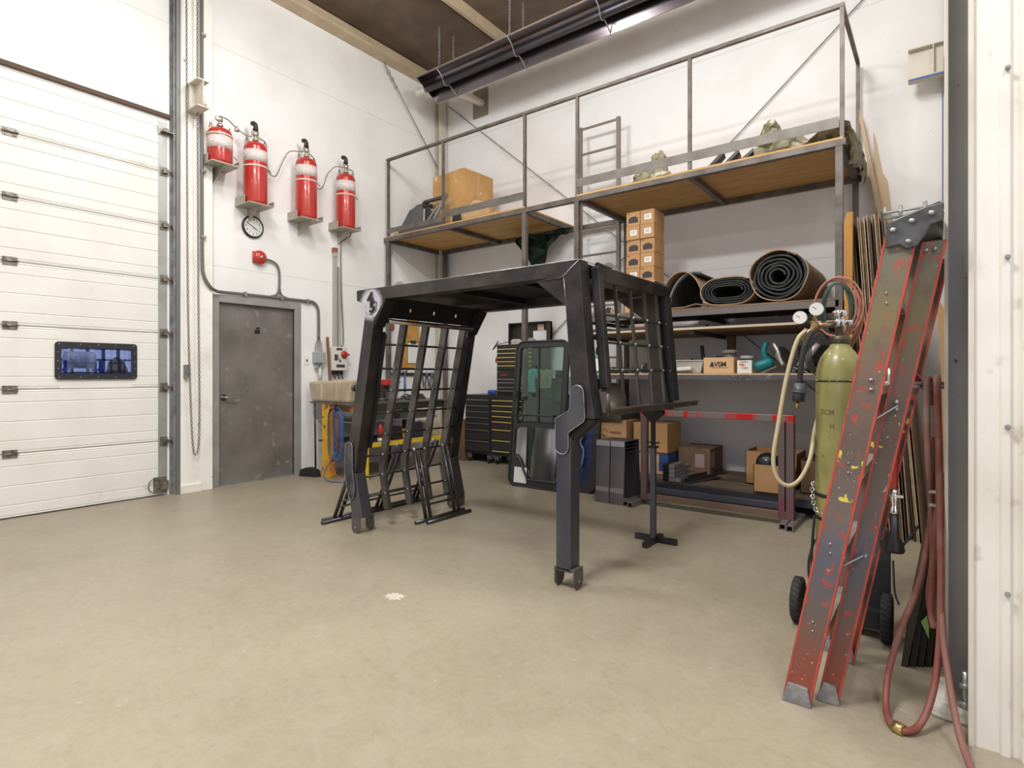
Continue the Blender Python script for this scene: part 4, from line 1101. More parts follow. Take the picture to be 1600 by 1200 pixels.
# ============================================================ THINGS ON AND UNDER THE BOTTOM SHELF
BS = .181
t = thing('pressure_tank', 'round beige metal pot standing on the box left of the red rack', 'tank', (3.52, 5.95, .72))
b = nb(); lathe(b, [(.06, 0), (.15, .03), (.175, .12), (.165, .22), (.11, .31), (.04, .34)], (3.38, 5.85, .80), 28); part('pot', b, M('beige_pot', (.48, .43, .35), .4, .2, (.36, .32, .26), 5), t)
b = nb(); beam(b, (3.33, 5.70, 1.02), (3.38, 5.78, 1.14), .02, .015); part('lever', b, black, t)
b = nb(); box(b, 3.1, 5.62, .74, 3.62, 6.1, .80); b2 = part('lid_tray', b, tube_dk, t)
t = thing('cardboard_box', 'brown box with a round logo behind the folded steel plates', 'box', (3.42, 5.9, .18))
b = nb(); box(b, 3.22, 5.66, .18, 3.66, 6.1, .74); part('carton', b, M('mid_cardboard', (.44, .25, .12), .75), t, bev=.004)
b = nb(); tube(b, [(3.40 + .035 * cos(a), 5.658, .60 + .035 * sin(a)) for a in [2 * pi * k / 16 for k in range(14)]], .004, 4); box(b, 3.47, 5.657, .59, 3.60, 5.659, .615); part('printed_logo', b, M('brown_print', (.25, .09, .05), .6), t)
t = thing('cardboard_box', 'brown closed box on top of the others inside the red rack', 'box', (3.95, 6.0, .41))
b = nb(); box(b, 3.72, 5.72, .415, 4.10, 6.1, .72); part('carton', b, card, t, bev=.004)
t = thing('cardboard_box', 'brown box with a blue side under the top box at left', 'box', (3.9, 6.0, .18))
b = nb(); box(b, 3.72, 5.74, .182, 4.08, 6.1, .412); part('carton', b, card_lt, t, bev=.004)
b = nb(); box(b, 4.0, 5.738, .22, 4.1, 6.05, .40); part('blue_panel', b, M('blue_box_print', (.03, .07, .22), .5), t)
t = thing('cardboard_box', 'dark printed box at the back of the bottom shelf', 'box', (4.25, 6.2, .18))
b = nb(); box(b, 4.12, 5.98, .182, 4.46, 6.4, .46); part('carton', b, card_dk, t, bev=.004)
b = nb(); box(b, 4.461, 6.02, .26, 4.463, 6.12, .42); box(b, 4.30, 5.978, .26, 4.40, 5.979, .40); part('printed_label', b, M('pink_grey_print', (.35, .25, .24), .6), t)
def open_box(name, label, x0, x1, y0, y1, z0, z1, mt):
    t = thing(name, label, 'box', ((x0 + x1) / 2, (y0 + y1) / 2, z0))
    b = nb(); w = .006
    box(b, x0, y0, z0, x1, y1, z0 + w); box(b, x0, y0, z0, x1, y0 + w, z1); box(b, x0, y1 - w, z0, x1, y1, z1); box(b, x0, y0, z0, x0 + w, y1, z1); box(b, x1 - w, y0, z0, x1, y1, z1)
    part('carton', b, mt, t); return t
open_box('open_cardboard_box', 'open brown box of dark helmets at the front right of the bottom shelf', 5.03, 5.31, 5.42, 5.74, .182, .43, card)
t2 = open_box('open_cardboard_box', 'wider open box behind the box of dark helmets', 4.86, 5.32, 5.80, 6.2, .182, .50, card)
open_box('open_cardboard_box', 'open brown box at the right end of the bottom shelf near the gas cylinder', 5.38, 5.68, 5.60, 5.95, .182, .47, card_dk)
for x, y, r, lab in ((5.12, 5.55, .10, 'round black helmet in the front open box, left one'), (5.235, 5.60, .085, 'round black helmet in the front open box, right one')):
    b = nb(); sph(b, (x, y, .43), r, 18, 10); single('black_helmet', b, M('gloss_black_shell', (.015, .018, .02), .3), lab, 'helmet', smooth=True)
clutter(5.40, 5.66, 5.72, 5.76, .42, 2, .08, .12, 'rag_bundle', ['dark rag bundle in the right box, nearer the red rack', 'dark rag bundle in the right box, nearer the gas cylinder'], [dkc[2], M('brown_rag', (.12, .07, .04), .8)], 81, 'rag')
# square steel stock on the shelf
sm = M('plain_bar_ends', (.30, .30, .31), .45, .6)
k = 0
for i in range(3):
    for j in range(4):
        if i == 2 and j > 0: continue
        x = 4.17 + i * .062; z = .184 + j * .042
        b = nb(); box(b, x, 5.43, z, x + .058, 5.72 + .16 * (j % 2 == 0), z + .038)
        lab = 'short square steel bar in the %s column, %s' % (['left', 'middle', 'right'][i], ['bottom', 'second from bottom', 'third from bottom', 'topmost'][j]) if i < 2 else 'short square steel bar lying alone at the right of the bar stack'
        single('square_bar', b, [steel_dk, sm][i > 0] if j < 4 else sm, lab, 'steel bar', 'square bars on the bottom shelf')
for x0, y0, x1, y1, lab in ((4.34, 5.45, 4.52, 6.3, 'longer dark angle iron lying back along the bottom shelf'), (4.42, 5.44, 4.56, 5.95, 'shorter dark angle iron at the front of the bottom shelf')):
    b = nb(); beam(b, (x0, y0, .186), (x1, y1, .186), .06, .006); beam(b, (x0 - .028, y0, .205), (x1 - .028, y1, .205), .006, .04); single('angle_iron', b, tube_dk, lab, 'steel bar')
# dark planks/lumber near right floor
b = nb(); box(b, 5.76, 5.2, 0.0, 6.02, 5.9, .09); single('steel_block', b, M('blued_beam', (.07, .08, .1)), 'blue grey steel block on the floor under the timber by the cylinder', 'block')
b = nb(); box(b, 5.74, 5.15, .091, 6.0, 5.85, .17); single('timber_block', b, M('grey_timber', (.14, .12, .10), .8), 'grey timber block on the steel block by the gas cylinder', 'block')
# cable coils on the right of shelf
t = thing('cable_coil', 'black cable coil hanging behind the gas cylinder hose', 'cable', (5.75, 5.3, .55))
b = nb()
for k in range(4): tube(b, [(5.735 + .012 * k + .12 * sin(a) * .8, 5.33 - .02 * k, .80 + (.16 + .006 * k) * cos(a)) for a in [2 * pi * q / 24 for q in range(24)]], .009, 6, closed=True)
part('coils', b, rubber, t)

# ============================================================ RED TOPPED RACK
t = thing('steel_rack_frame', 'low steel rack frame with a red streaked top rail before the shelves', 'rack', (4.75, 5.1, 0))
redrail = M('red_streaked_rail', (.19, .17, .165), .4, .5, (.50, .02, .02), 4.5, .46, .54, stretch=(1.2, .01, .01))
purp = M('purple_brown_tube', (.15, .115, .115), .45, .5, (.20, .06, .07), 3, .5, .7)
b = nb(); box(b, 4.09, 5.08, .85, 5.43, 5.12, .905); part('top_rail', b, redrail, t, bev=.003)
for x in (4.125, 5.40):
    b = nb(); box(b, x - .03, 5.07, .05, x + .03, 5.13, .85); part('post', b, purp, t, bev=.003)
b = nb(); box(b, 5.31, 5.075, .05, 5.36, 5.125, .85); part('inner_post', b, purp, t, bev=.003)
b = nb(); box(b, 4.15, 5.08, .055, 5.37, 5.12, .11); part('lower_rail', b, M('rusty_tube', (.18, .12, .09), .5, .4), t, bev=.003)
b = nb(); box(b, 4.15, 5.14, .11, 5.37, 5.18, .165); part('rear_lower_rail', b, MATS['blued_beam'], t, bev=.003)
def sq_tube(b, x, y0, y1, z, s=.05, w=.006):
    box(b, x - s / 2, y0, z, x + s / 2, y1, z + w); box(b, x - s / 2, y0, z + s - w, x + s / 2, y1, z + s)
    box(b, x - s / 2, y0, z + w, x - s / 2 + w, y1, z + s - w); box(b, x + s / 2 - w, y0, z + w, x + s / 2, y1, z + s - w)
for x in (4.015, 4.075, 5.375, 5.435):
    b = nb(); sq_tube(b, x, 4.88 + (.03 if x in (4.015, 5.375) else 0), 5.40, 0, .05); part('foot', b, M('cut_square_tube', (.26, .24, .22), .45, .5), t)

# folded steel plates (nested channels)
plm = M('bare_folded_plate', (.13, .13, .16), .35, .8, (.20, .19, .20), 3, stretch=(1, 1, .4)); pled = M('bright_plate_fold', (.42, .42, .46), .35, .9)
pos = ['outermost', 'second', 'third', 'innermost']
for s_, x0 in (('left', 3.69), ('right', 3.845)):
    for k in range(4):
        y0, y1 = 4.92 + .012 * k, 5.30 - .02 * k
        z1 = .60 - .035 * k
        w = .145
        b = nb(); q = .006
        prism(b, [(y0, 0), (y0 + q, 0), (y0 + .03 + q, z1 - q), (y1 - .03 - q, z1 - q), (y1 - q, 0), (y1, 0), (y1 - .03, z1), (y0 + .03, z1)], (x0, 0, 0), (0, 1, 0), (0, 0, 1), (w - .004 * k, 0, 0))
        o = single('folded_steel_plate', b, plm, 'folded steel plate, %s of the %s nested stack' % (pos[k], s_), 'steel plate', 'nested folded steel plates by the red rack', bev=.002)
        if k == 0:
            b = nb(); prism(b, [(y0 + .022, z1 - .05), (y0 + .028, z1), (y0 + .10, z1), (y0 + .10, z1 + .0015), (y0 + .027, z1 + .0015), (y0 + .020, z1 - .05)], (x0, 0, 0), (0, 1, 0), (0, 0, 1), (w, 0, 0)); part('bright_fold', b, pled, o)
            b = nb(); box(b, x0 + .002, y0 + .003, .11, x0 + w - .002, y0 + .0065, .155); part('weld_band', b, pled, o)

# ============================================================ CAB DOORS, SHEETS
def lean(x, y, z, deg, yaw=0):
    """local x right, y up the panel, z towards the viewer (-y)"""
    return Matrix.Translation((x, y, z)) @ Matrix.Rotation(radians(yaw), 4, 'Z') @ Matrix.Rotation(radians(90 - deg), 4, 'X')
t = thing('cab_door', 'black machine cab door with glass window leaning on the tool cabinet', 'door', (2.85, 5.10, 0))
mt_ = lean(2.50, 5.09, .0, 6)
rubf = M('cab_door_black', (.022, .023, .025), .4)
b = holed(rrect(.70, 1.62, .09), [rrect(.58, .83, .035, x0=.06, y0=.72), [(.055, .35), (.055, .62), (.085, .655), (.62, .655), (.645, .62), (.645, .10), (.30, .10), (.25, .13), (.15, .30), (.10, .35)]], .035, mt_)
part('door_frame', b, rubf, t, bev=.006)
b = nb(); tube(b, [mt_ @ Vector((a, c, .02)) for a, c in rrect(.69, 1.61, .09, x0=.005, y0=.005)], .012, 8, closed=True); part('outer_seal', b, rubber, t)
b = nb(); tube(b, [mt_ @ Vector((a, c, .018)) for a, c in rrect(.585, .835, .035, x0=.057, y0=.717)], .006, 6, closed=True); part('window_seal', b, rubber, t)
b = nb(); box(b, .06, .72, -.004, .64, 1.55, .0, mt_); part('upper_glass', b, glass('green_tint_glass', (.62, .74, .70), .0), t)
b = nb(); beam(b, mt_ @ Vector((.30, 1.55, .006)), mt_ @ Vector((.35, .72, .006)), .02, .012, mt_.to_3x3() @ Vector((0, 0, 1))); part('window_divider', b, rubf, t)
b = nb(); tube(b, [mt_ @ Vector(p) for p in smooth_path([(.10, .70, .03), (.11, .77, .05), (.16, .79, .05), (.5, .79, .05), (.56, .78, .05), (.58, .70, .03)], 4)], .010, 8); part('grab_bar', b, M('satin_black_bar', (.05, .05, .055), .3, .3), t)
b = nb(); box(b, .075, .02 + .02, .018, .245, .21, .0205, mt_); part('white_sticker', b, white_p, t)
b = nb(); box(b, -.01, .42, -.02, .02, .52, .02, mt_); box(b, -.01, .12, -.02, .02, .20, .02, mt_); box(b, .03, 1.0, .01, .06, 1.06, .05, mt_); part('hinge', b, black, t)
b = nb(); tube(b, [mt_ @ Vector(p) for p in smooth_path([(.10, .34, .025), (.15, .29, .03), (.25, .12, .03), (.30, .09, .03), (.64, .09, .03)], 4)], .014, 8); part('diagonal_rail', b, M('satin_black_bar', (.05, .05, .055)), t)
b = nb(); cyl(b, mt_ @ Vector((.14, .98, .0)), mt_ @ Vector((.14, .98, .03)), .02, 12); part('door_latch', b, black, t)
t = thing('lower_door_panel', 'black and blue curved door panel right of the glazed cab door', 'door', (3.40, 5.2, 0))
m2 = lean(3.235, 5.215, .0, 8)
bluepn = M('dark_blue_panel', (.012, .018, .07), .3, .2, (.03, .05, .16), 9)
b = holed(rrect(.30, .86, .10), [rrect(.20, .70, .06, x0=.03, y0=.09)], .05, m2); part('panel_frame', b, rubber, t, bev=.006)
b = nb(); prism(b, rrect(.21, .71, .06), m2 @ Vector((.025, .085, -.01)), m2.to_3x3() @ Vector((1, 0, 0)), m2.to_3x3() @ Vector((0, 1, 0)), m2.to_3x3() @ Vector((0, 0, .012))); part('blue_skin', b, bluepn, t)
b = nb(); tube(b, [m2 @ Vector(p) for p in smooth_path([(.10, .74, .03), (.12, .60, .03), (.09, .52, .03), (.14, .42, .03), (.12, .25, .03)], 4)], .012, 6); box(b, .05, .76, .0, .15, .79, .05, m2); box(b, .04, .17, .015, .06, .27, .02, m2); part('trim_strip', b, M('shiny_blue_trim', (.25, .28, .45), .25, .8), t)
b = nb(); m3 = lean(2.43, 5.22, 0, 4); box(b, 0, 0, 0, .20, .66, .012, m3); single('white_sheet', b, M('white_panel_board', (.60, .62, .62), .5), 'plain white panel leaning behind the left edge of the cab door', 'panel')
b = nb(); m3 = lean(2.56, 5.42, 0, 6); box(b, 0, 0.0, 0, .34, .66, .004, m3); single('stainless_sheet', b, M('brushed_stainless', (.55, .54, .52), .28, .9, (.35, .36, .42), 3, stretch=(6, 1, .5)), 'stainless sheet seen through the lower opening of the cab door', 'sheet')

# ============================================================ TOOL CHESTS
chm = M('black_chest', (.022, .021, .021), .4)
silver = M('silver_trim', (.38, .38, .38), .3, .8); gold = M('yellow_trim', (.55, .44, .13), .4, .2)
def chest(name, label, x0, x1, y0, y1, z0, z1, hs, trim, top=.03, foot=None):
    t = thing(name, label, 'tool chest', ((x0 + x1) / 2, (y0 + y1) / 2, foot if foot is not None else z0))
    b = nb(); box(b, x0, y0 + .02, z0, x1, y1, z1); part('chest_body', b, chm, t, bev=.004)
    z = z1 - top
    tot = sum(hs); H_ = (z1 - top - z0 - .03)
    for h in hs:
        hh = H_ * h / tot
        b = nb(); box(b, x0 + .02, y0, z - hh + .004, x1 - .02, y0 + .022, z - .004); d = part('drawer', b, M('black_drawer', (.03, .028, .028), .35), t, bev=.002)
        b = nb(); box(b, x0 + .03, y0 - .014, z - .020, x1 - .03, y0 + .002, z - .007); part('drawer_pull', b, trim, d)
        z -= hh
    return t
t = chest('tool_chest', 'black floor tool chest with silver drawer trims, at left', .94, 1.42, 6.08, 6.53, .13, .955, [1, 1, 1, 1, 1.1, 1.9, 1.9], silver, .06, 0)
def casters(t, xs, ys, zt):
    for x in xs:
        for y in ys:
            b = nb(); cyl(b, (x - .012, y, .045), (x + .012, y, .045), .045, 16); w = part('caster', b, rubber, t)
            b = nb(); box(b, x - .02, y - .03, .06, x - .014, y + .02, zt); box(b, x + .014, y - .03, .06, x + .02, y + .02, zt); part('caster_fork', b, galv_dk, w)
casters(t, (1.0, 1.36), (6.14, 6.47), .13)
t = chest('tool_chest', 'black floor tool chest with yellow drawer trims, beside the silver one', 1.425, 2.05, 6.08, 6.53, .13, .955, [1, 1, 1, 1, 1.5, 2, 2, .6], gold, .06, 0)
casters(t, (1.49, 1.99), (6.14, 6.47), .13)
t = chest('tool_chest', 'black middle tool chest with silver trims on top of the yellow trimmed chest', 1.50, 2.13, 6.10, 6.50, .957, 1.275, [1, 1.5, 1, 1], silver, .09)
b = nb(); box(b, 1.56, 6.118, 1.225, 1.68, 6.12, 1.24); part('red_nameplate', b, M('red_plate', (.45, .03, .02), .4), t)
t = chest('tool_chest', 'black top tool chest with yellow drawer trims, open lid behind', 1.50, 2.13, 6.10, 6.50, 1.277, 1.645, [1, 1, 1, 1, 1.1], gold, .05)
b = nb(); box(b, 1.50, 6.46, 1.66, 2.16, 6.50, 1.96); box(b, 1.50, 6.38, 1.66, 1.515, 6.5, 1.96); box(b, 2.145, 6.38, 1.66, 2.16, 6.5, 1.96); box(b, 1.5, 6.38, 1.945, 2.16, 6.5, 1.96); part('open_lid', b, M('dark_brown_lid', (.03, .022, .02), .5), t)
b = nb(); box(b, 1.88, 6.45, 1.66, 2.12, 6.458, 1.84); part('paper_note', b, white_p, t)
b = nb(); box(b, 1.96, 6.445, 1.84, 2.06, 6.455, 1.93); part('pink_note', b, M('pink_paper', (.60, .42, .35), .6), t)
b = nb(); beam(b, (1.49, 6.12, 1.65), (1.62, 6.40, 1.72), .01, .01); beam(b, (1.50, 6.11, 1.64), (1.50, 6.06, 1.60), .01, .02); part('lid_stay', b, black, t)
b = nb(); beam(b, (1.43, 6.12, 1.58), (1.51, 6.14, 1.70), .012, .012); single('pry_bar', b, black, 'small dark bar sticking out of the top tool chest at left', 'tool')
clutter(1.62, 2.08, 6.25, 6.3, 1.646, 2, .07, .09, 'rag_pile', ['light grey rag heap in the top chest, left of the mezzanine post', 'grey rag heap in the top chest, right of the mezzanine post'], [M('pale_rag', (.42, .41, .36), .8), M('grey_rag', (.26, .25, .25), .8)], 91, 'rag')
b = nb(); box(b, 1.30, 6.15, .957, 1.44, 6.27, 1.02); single('blue_case', b, M('blue_case_plastic', (.02, .07, .36), .4), 'blue plastic case on the silver trimmed tool chest', 'case', bev=.02)
b = nb(); loft_blob(b, (1.46, 6.2, .957), .035, .05, .05, .2, 10, 4, 3); single('red_cloth', b, M('brown_rag', (.2, .1, .06)), 'small brown rag between the blue case and the upper chests', 'rag')
b = nb(); loft_blob(b, (1.465, 6.18, 1.40), .03, .03, .09, .2, 10, 5, 8)
single('red_glove', b, M('dark_red_cloth', (.40, .03, .03), .6), 'dark red glove hanging on the left side of the top tool chest', 'glove')
b = nb(); box(b, .70, 6.1, 0, .92, 6.5, .58); single('wooden_crate', b, M('brown_crate_board', (.20, .11, .05), .7, 0, (.15, .08, .04), 3), 'brown wooden crate left of the silver trimmed tool chest', 'crate')
# rag bin cabinet behind the cab door
t = thing('rag_cabinet', 'dark green workshop cabinet behind the glass of the cab door', 'cabinet', (2.75, 5.9, 0))
b = nb(); box(b, 2.30, 5.72, .06, 3.10, 6.2, 1.16); part('cabinet_body', b, M('dark_green_cabinet', (.035, .05, .045), .5), t, bev=.005)
b = nb(); box(b, 2.28, 5.70, 1.16, 3.12, 6.22, 1.19); part('cabinet_top', b, M('dark_top', (.06, .065, .06), .5), t)
b = nb(); box(b, 2.33, 5.705, .12, 2.69, 5.72, 1.1); box(b, 2.71, 5.705, .12, 3.07, 5.72, 1.1); part('cabinet_door', b, MATS['dark_green_cabinet'], t)
b = nb(); box(b, 2.32, 5.74, 0, 3.08, 6.18, .06); part('plinth', b, black, t)
def drape(name, label, x, y, z, w, h, mat, seed):
    rr = random.Random(seed); b = nb(); g = []
    for i in range(8):
        row = []
        for j in range(7):
            u = j / 6 - .5; v = i / 7
            row.append(b.verts.new((x + w * u * (1 - .5 * max(0, v - .4)) + .02 * sin(v * 5 + seed), y + .02 * sin(u * 14) - (.03 if v > .25 else .15 * (.25 - v) * -4), z + (.05 * cos(u * 3) if v < .3 else .02) - max(0, v - .2) * h + rr.uniform(-.008, .008))))
        g.append(row)
    for i in range(7):
        for j in range(6): b.faces.new((g[i][j], g[i][j + 1], g[i + 1][j + 1], g[i + 1][j]))
    bmesh.ops.solidify(b, geom=list(b.faces), thickness=.008)
    single(name, b, mat, label, 'rag', smooth=True)
drape('rag', 'turquoise rag hanging over the cabinet, seen through the cab door glass', 2.40, 5.66, 1.26, .2, .32, M('turquoise_cloth', (.15, .75, .72), .7), 2)
drape('rag', 'cream rag beside the turquoise one, seen through the cab door glass', 2.60, 5.67, 1.25, .2, .24, M('cream_cloth', (.62, .58, .45), .7), 4)
drape('rag', 'white rag at the right of the cabinet, seen through the cab door glass', 2.98, 5.67, 1.20, .16, .26, M('white_cloth', (.70, .74, .74), .7), 6)
b = nb(); box(b, 2.66, 5.8, 1.191, 2.73, 5.9, 1.29); single('small_black_box', b, black, 'small black block on top of the green cabinet', 'box')

# ============================================================ WORKBENCH
t = thing('workbench', 'yellow framed steel workbench along the left wall in the corner', 'workbench', (.55, 5.0, 0))
b = nb()
prism(b, [(.13, 4.12), (.98, 4.06), (1.0, 5.72), (.13, 5.72)], (0, 0, .885), (1, 0, 0), (0, 1, 0), (0, 0, .02)); part('worktop', b, M('worn_steel_top', (.30, .29, .28), .4, .6, (.2, .19, .18), 5), t)
b = nb(); box(b, .93, 4.3, .80, .98, 5.70, .885); part('front_rail', b, M('dark_edge_steel', (.07, .065, .06), .4, .5), t)
b = nb(); box(b, .42, 4.13, .80, .96, 4.17, .885); part('end_rail', b, M('rusty_yellow', (.42, .20, .05), .6, 0, (.2, .1, .06), 8), t)
b = nb(); box(b, .41, 4.10, 0, .55, 4.20, .885); part('leg', b, yellow, t, bev=.004)
for x, y in ((.94, 4.22),):
    b = nb(); box(b, x, y, 0, x + .09, y + .09, .885); part('leg', b, M('bright_yellow_leg', (.80, .53, .03), .45, 0, (.6, .35, .05), 7, .5, .7), t, bev=.003)
for x, y in ((.94, 5.62), (.14, 5.62)):
    b = nb(); box(b, x, y, 0, x + .07, y + .07, .885); part('leg', b, M('dark_brown_leg', (.10, .06, .035), .6), t)
b = nb(); box(b, .95, 4.31, .37, 1.0, 5.62, .42); part('lower_rail', b, MATS['bright_yellow_leg'], t)
b = nb(); box(b, .5, 4.14, .37, .94, 4.18, .43); part('lower_end_rail', b, MATS['rusty_yellow'], t)
b = nb(); box(b, .13, 4.24, .40, .95, 5.62, .418); part('lower_shelf', b, M('dark_shelf_steel', (.06, .055, .05), .6), t)
b = nb(); box(b, .13, 4.24, .66, .85, 5.62, .675); part('middle_shelf', b, M('pale_shelf', (.32, .31, .29), .6), t)
t = thing('plastic_bin', 'long translucent beige plastic bin on the near end of the workbench', 'bin', (.42, 4.3, .905))
b = nb()
prism(b, [(.16, .906), (.88, .906), (.97, 1.18), (.08, 1.15)], (0, 4.12, 0), (1, 0, 0), (0, 0, 1), (0, .36, 0))
part('bin_body', b, plasticw, t, bev=.03)
b = nb()
for x in (.36, .66): box(b, x, 4.108, .93, x + .02, 4.122, 1.17)
part('moulded_rib', b, plasticw, t, bev=.006)
# vise
t = thing('bench_vise', 'red and grey bench vise on the workbench front edge', 'vise', (.80, 4.70, .905))
b = nb(); cyl(b, (.80, 4.70, .905), (.80, 4.70, .95), .09, 20); lathe(b, [(.05, .95), (.045, 1.03), (.06, 1.06)], (.80, 4.70, 0), 16); box(b, .70, 4.65, 1.05, .88, 4.75, 1.13); part('vise_body', b, M('vise_iron', (.09, .085, .08), .4, .6), t, bev=.01)
b = nb(); box(b, .62, 4.64, 1.09, .80, 4.76, 1.17); box(b, .84, 4.64, 1.10, .94, 4.76, 1.18); part('jaw', b, red, t, bev=.012)
b = nb(); cyl(b, (.94, 4.70, 1.11), (1.06, 4.70, 1.11), .015, 8); cyl(b, (1.05, 4.61, 1.07), (1.05, 4.79, 1.15), .007, 6); part('screw_handle', b, galv, t)
b = nb(); box(b, .40, 4.80, .905, .52, 4.95, 1.13); single('white_parts_carton', b, M('pale_grey_carton', (.5, .5, .48), .6), 'pale upright carton standing behind the vise', 'carton')
b = nb()
for k in range(3): loft_blob(b, (.66 + .09 * k, 4.86 + .05 * k, .905), .07, .06, .07, .2, 10, 4, k)
b.free()
for k, (x, y, mt_k, lab) in enumerate(((.72, 4.92, galv_dk, 'heap of shiny clamps right behind the vise base'), (.80, 5.12, dkc[3], 'dark metal parts heap in the middle of the workbench'), (.70, 5.42, rubber, 'black parts heap toward the far end of the workbench'))):
    b = nb(); loft_blob(b, (x, y, .905), .09, .08, .07, .3, 12, 5, 40 + k); single('parts_heap', b, mt_k, lab, 'parts')
# shelf goods under the bench
t = thing('spray_can', 'red capped white spray can on the lower bench shelf', 'can', (.86, 4.62, .418))
b = nb(); lathe(b, [(.033, 0), (.035, .01), (.035, .10)], (.86, 4.62, .418), 16); part('can_body', b, white_p, t)
b = nb(); lathe(b, [(.0352, .04), (.0352, .17), (.02, .19), (.02, .21)], (.86, 4.62, .418), 16); part('red_wrap', b, red, t)
goods = [(.86, 4.83, .16, .14, .17, black, 'black box right of the spray can under the bench', 'box'), (.86, 5.00, .12, .10, .12, M('orange_box', (.55, .28, .04), .5), 'small orange box on the lower bench shelf', 'box'), (.85, 5.2, .15, .12, .20, M('dark_navy_box', (.03, .03, .06), .5), 'dark navy box on the lower bench shelf', 'box'), (.85, 5.55, .13, .1, .16, M('beige_tin', (.45, .38, .25), .5), 'beige tin at the far end of the lower bench shelf', 'tin')]
for x, y, sx, sy, sz, mt_k, lab, cat in goods:
    b = nb(); box(b, x - sx / 2, y - sy / 2, .418, x + sx / 2, y + sy / 2, .418 + sz); single('shelf_box' if cat == 'box' else 'metal_tin', b, mt_k, lab, cat, bev=.004)
t = thing('paint_can', 'bare metal paint can on the lower bench shelf', 'can', (.85, 5.37, .418))
b = nb(); lathe(b, [(.08, 0), (.08, .19), (.084, .19), (.084, .2), (.07, .195)], (.85, 5.37, .418), 24); part('can_body', b, M('tan_metal', (.45, .38, .33), .4, .3), t)
b = nb(); box(b, .55, 4.5, .675, .8, 4.9, .78); single('grey_parts_tray', b, M('grey_tray', (.36, .36, .35), .5), 'grey parts tray on the middle shelf under the bench, left one', 'tray')
b = nb(); box(b, .55, 5.0, .675, .8, 5.5, .76); single('grey_parts_tray', b, MATS['grey_tray'], 'grey parts tray on the middle shelf under the bench, right one', 'tray')
# air hoses coiled under bench end
for col_, nm, n_, r0, cx_, lab in ((M('blue_air_hose', (.035, .12, .34), .4), 'air_hose', 4, .155, .80, 'blue air hose coil hanging at the near end of the workbench'), (M('purple_grey_cable', (.13, .11, .15), .5), 'power_cable', 4, .17, .70, 'dark grey cable coil hanging beside the blue hose'), (M('red_brown_cable', (.35, .12, .07), .5), 'power_cable', 1, .12, .74, 'thin red brown cable looped among the hanging coils')):
    b = nb()
    for k in range(n_):
        a_ = r0 + .012 * (k % 3) - .01 * k; hh = .23 + .02 * (k % 3) + .012 * k
        tube(b, [(cx_ + a_ * .62 * sin(q) + .008 * k, 4.06 - .012 * k + .01 * sin(3 * q), .60 - .02 * k + hh * cos(q) * (1.0 if cos(q) > 0 else 1.12)) for q in [2 * pi * i / 28 for i in range(28)]], .006, 6, closed=True)
    if n_ == 1: tube(b, smooth_path([(.74, 4.06, .40), (.70, 4.04, .25), (.78, 4.0, .12), (.93, 4.0, .05), (1.02, 4.08, .012), (1.1, 4.2, .012)], 6), .006, 6)
    if nm == 'air_hose': tube(b, smooth_path([(.80, 4.03, .33), (.68, 4.0, .18), (.62, 3.98, .06), (.72, 3.96, .012), (.9, 3.98, .012), (1.0, 4.1, .012)], 6), .006, 6)
    single(nm, b, col_, lab, 'hose' if nm == 'air_hose' else 'cable', smooth=True)
b = nb(); beam(b, (.78, 4.10, .84), (.78, 4.02, .84), .02, .02); beam(b, (.78, 4.03, .84), (.78, 4.03, .90), .02, .02); single('hose_hook', b, black, 'black hook under the bench top carrying the hose coils', 'hook')
# broom
t = thing('push_broom', 'black broom leaning on the wall beside the bench leg', 'broom', (.28, 4.15, 0))
b = nb(); cyl(b, (.28, 4.10, .10), (.30, 4.075, .90), .011, 8); part('handle', b, black, t)
b = nb(); prism(b, [(-.14, 0), (.14, 0), (.12, .08), (.03, .11), (-.03, .11), (-.12, .08)], (.26, 4.0, 0), (.9, .25, 0), (0, 0, 1), (0, .07, 0)); part('bristles', b, M('black_bristle', (.015, .015, .015), .9, bump=.5, bscale=90), t)

# ============================================================ CAB GUARD (main subject)
def corner_steel():
    m = steel.copy(); m.name = 'mill_steel_with_ground_corner'
    nt = m.node_tree; N = nt.nodes.new; L = nt.links.new
    b = nt.nodes['Principled BSDF']; tc = N('ShaderNodeTexCoord')
    d = N('ShaderNodeVectorMath'); d.operation = 'DISTANCE'; d.inputs[1].default_value = (2.935 - 3.75, y0a_ - 3.35, 1.775); L(tc.outputs['Object'], d.inputs[0])
    n = N('ShaderNodeTexNoise'); n.inputs['Scale'].default_value = 18; L(tc.outputs['Object'], n.inputs['Vector'])
    ad = N('ShaderNodeMath'); ad.operation = 'MULTIPLY_ADD'; ad.inputs[1].default_value = .05; L(n.outputs['Fac'], ad.inputs[0]); L(d.outputs['Value'], ad.inputs[2])
    r = N('ShaderNodeMapRange'); r.inputs['From Min'].default_value = .165; r.inputs['From Max'].default_value = .12; L(ad.outputs[0], r.inputs['Value'])
    x = N('ShaderNodeMix'); x.data_type = 'RGBA'; L(r.outputs[0], x.inputs[0]); L(b.inputs['Base Color'].links[0].from_socket, x.inputs[6]); x.inputs[7].default_value = (.62, .63, .70, 1); L(x.outputs[2], b.inputs['Base Color'])
    return m
y0a_ = 2.80
steel_c = corner_steel()
G = thing('machine_cab_guard', 'large welded dark steel cab guard standing in the middle of the floor', 'steel frame', (3.75, 3.35, 0))
y0a, y1a = 2.80, 2.90
y0b, y1b = 3.88, 3.98
def outer_x(z):
    pts = [(0.10, 2.713), (.48, 2.624), (.623, 2.649), (1.77, 2.877), (1.9, 2.905)]
    for (za, xa), (zb, xb) in zip(pts, pts[1:]):
        if z <= zb: return xa + (xb - xa) * (z - za) / (zb - za)
    return pts[-1][1]
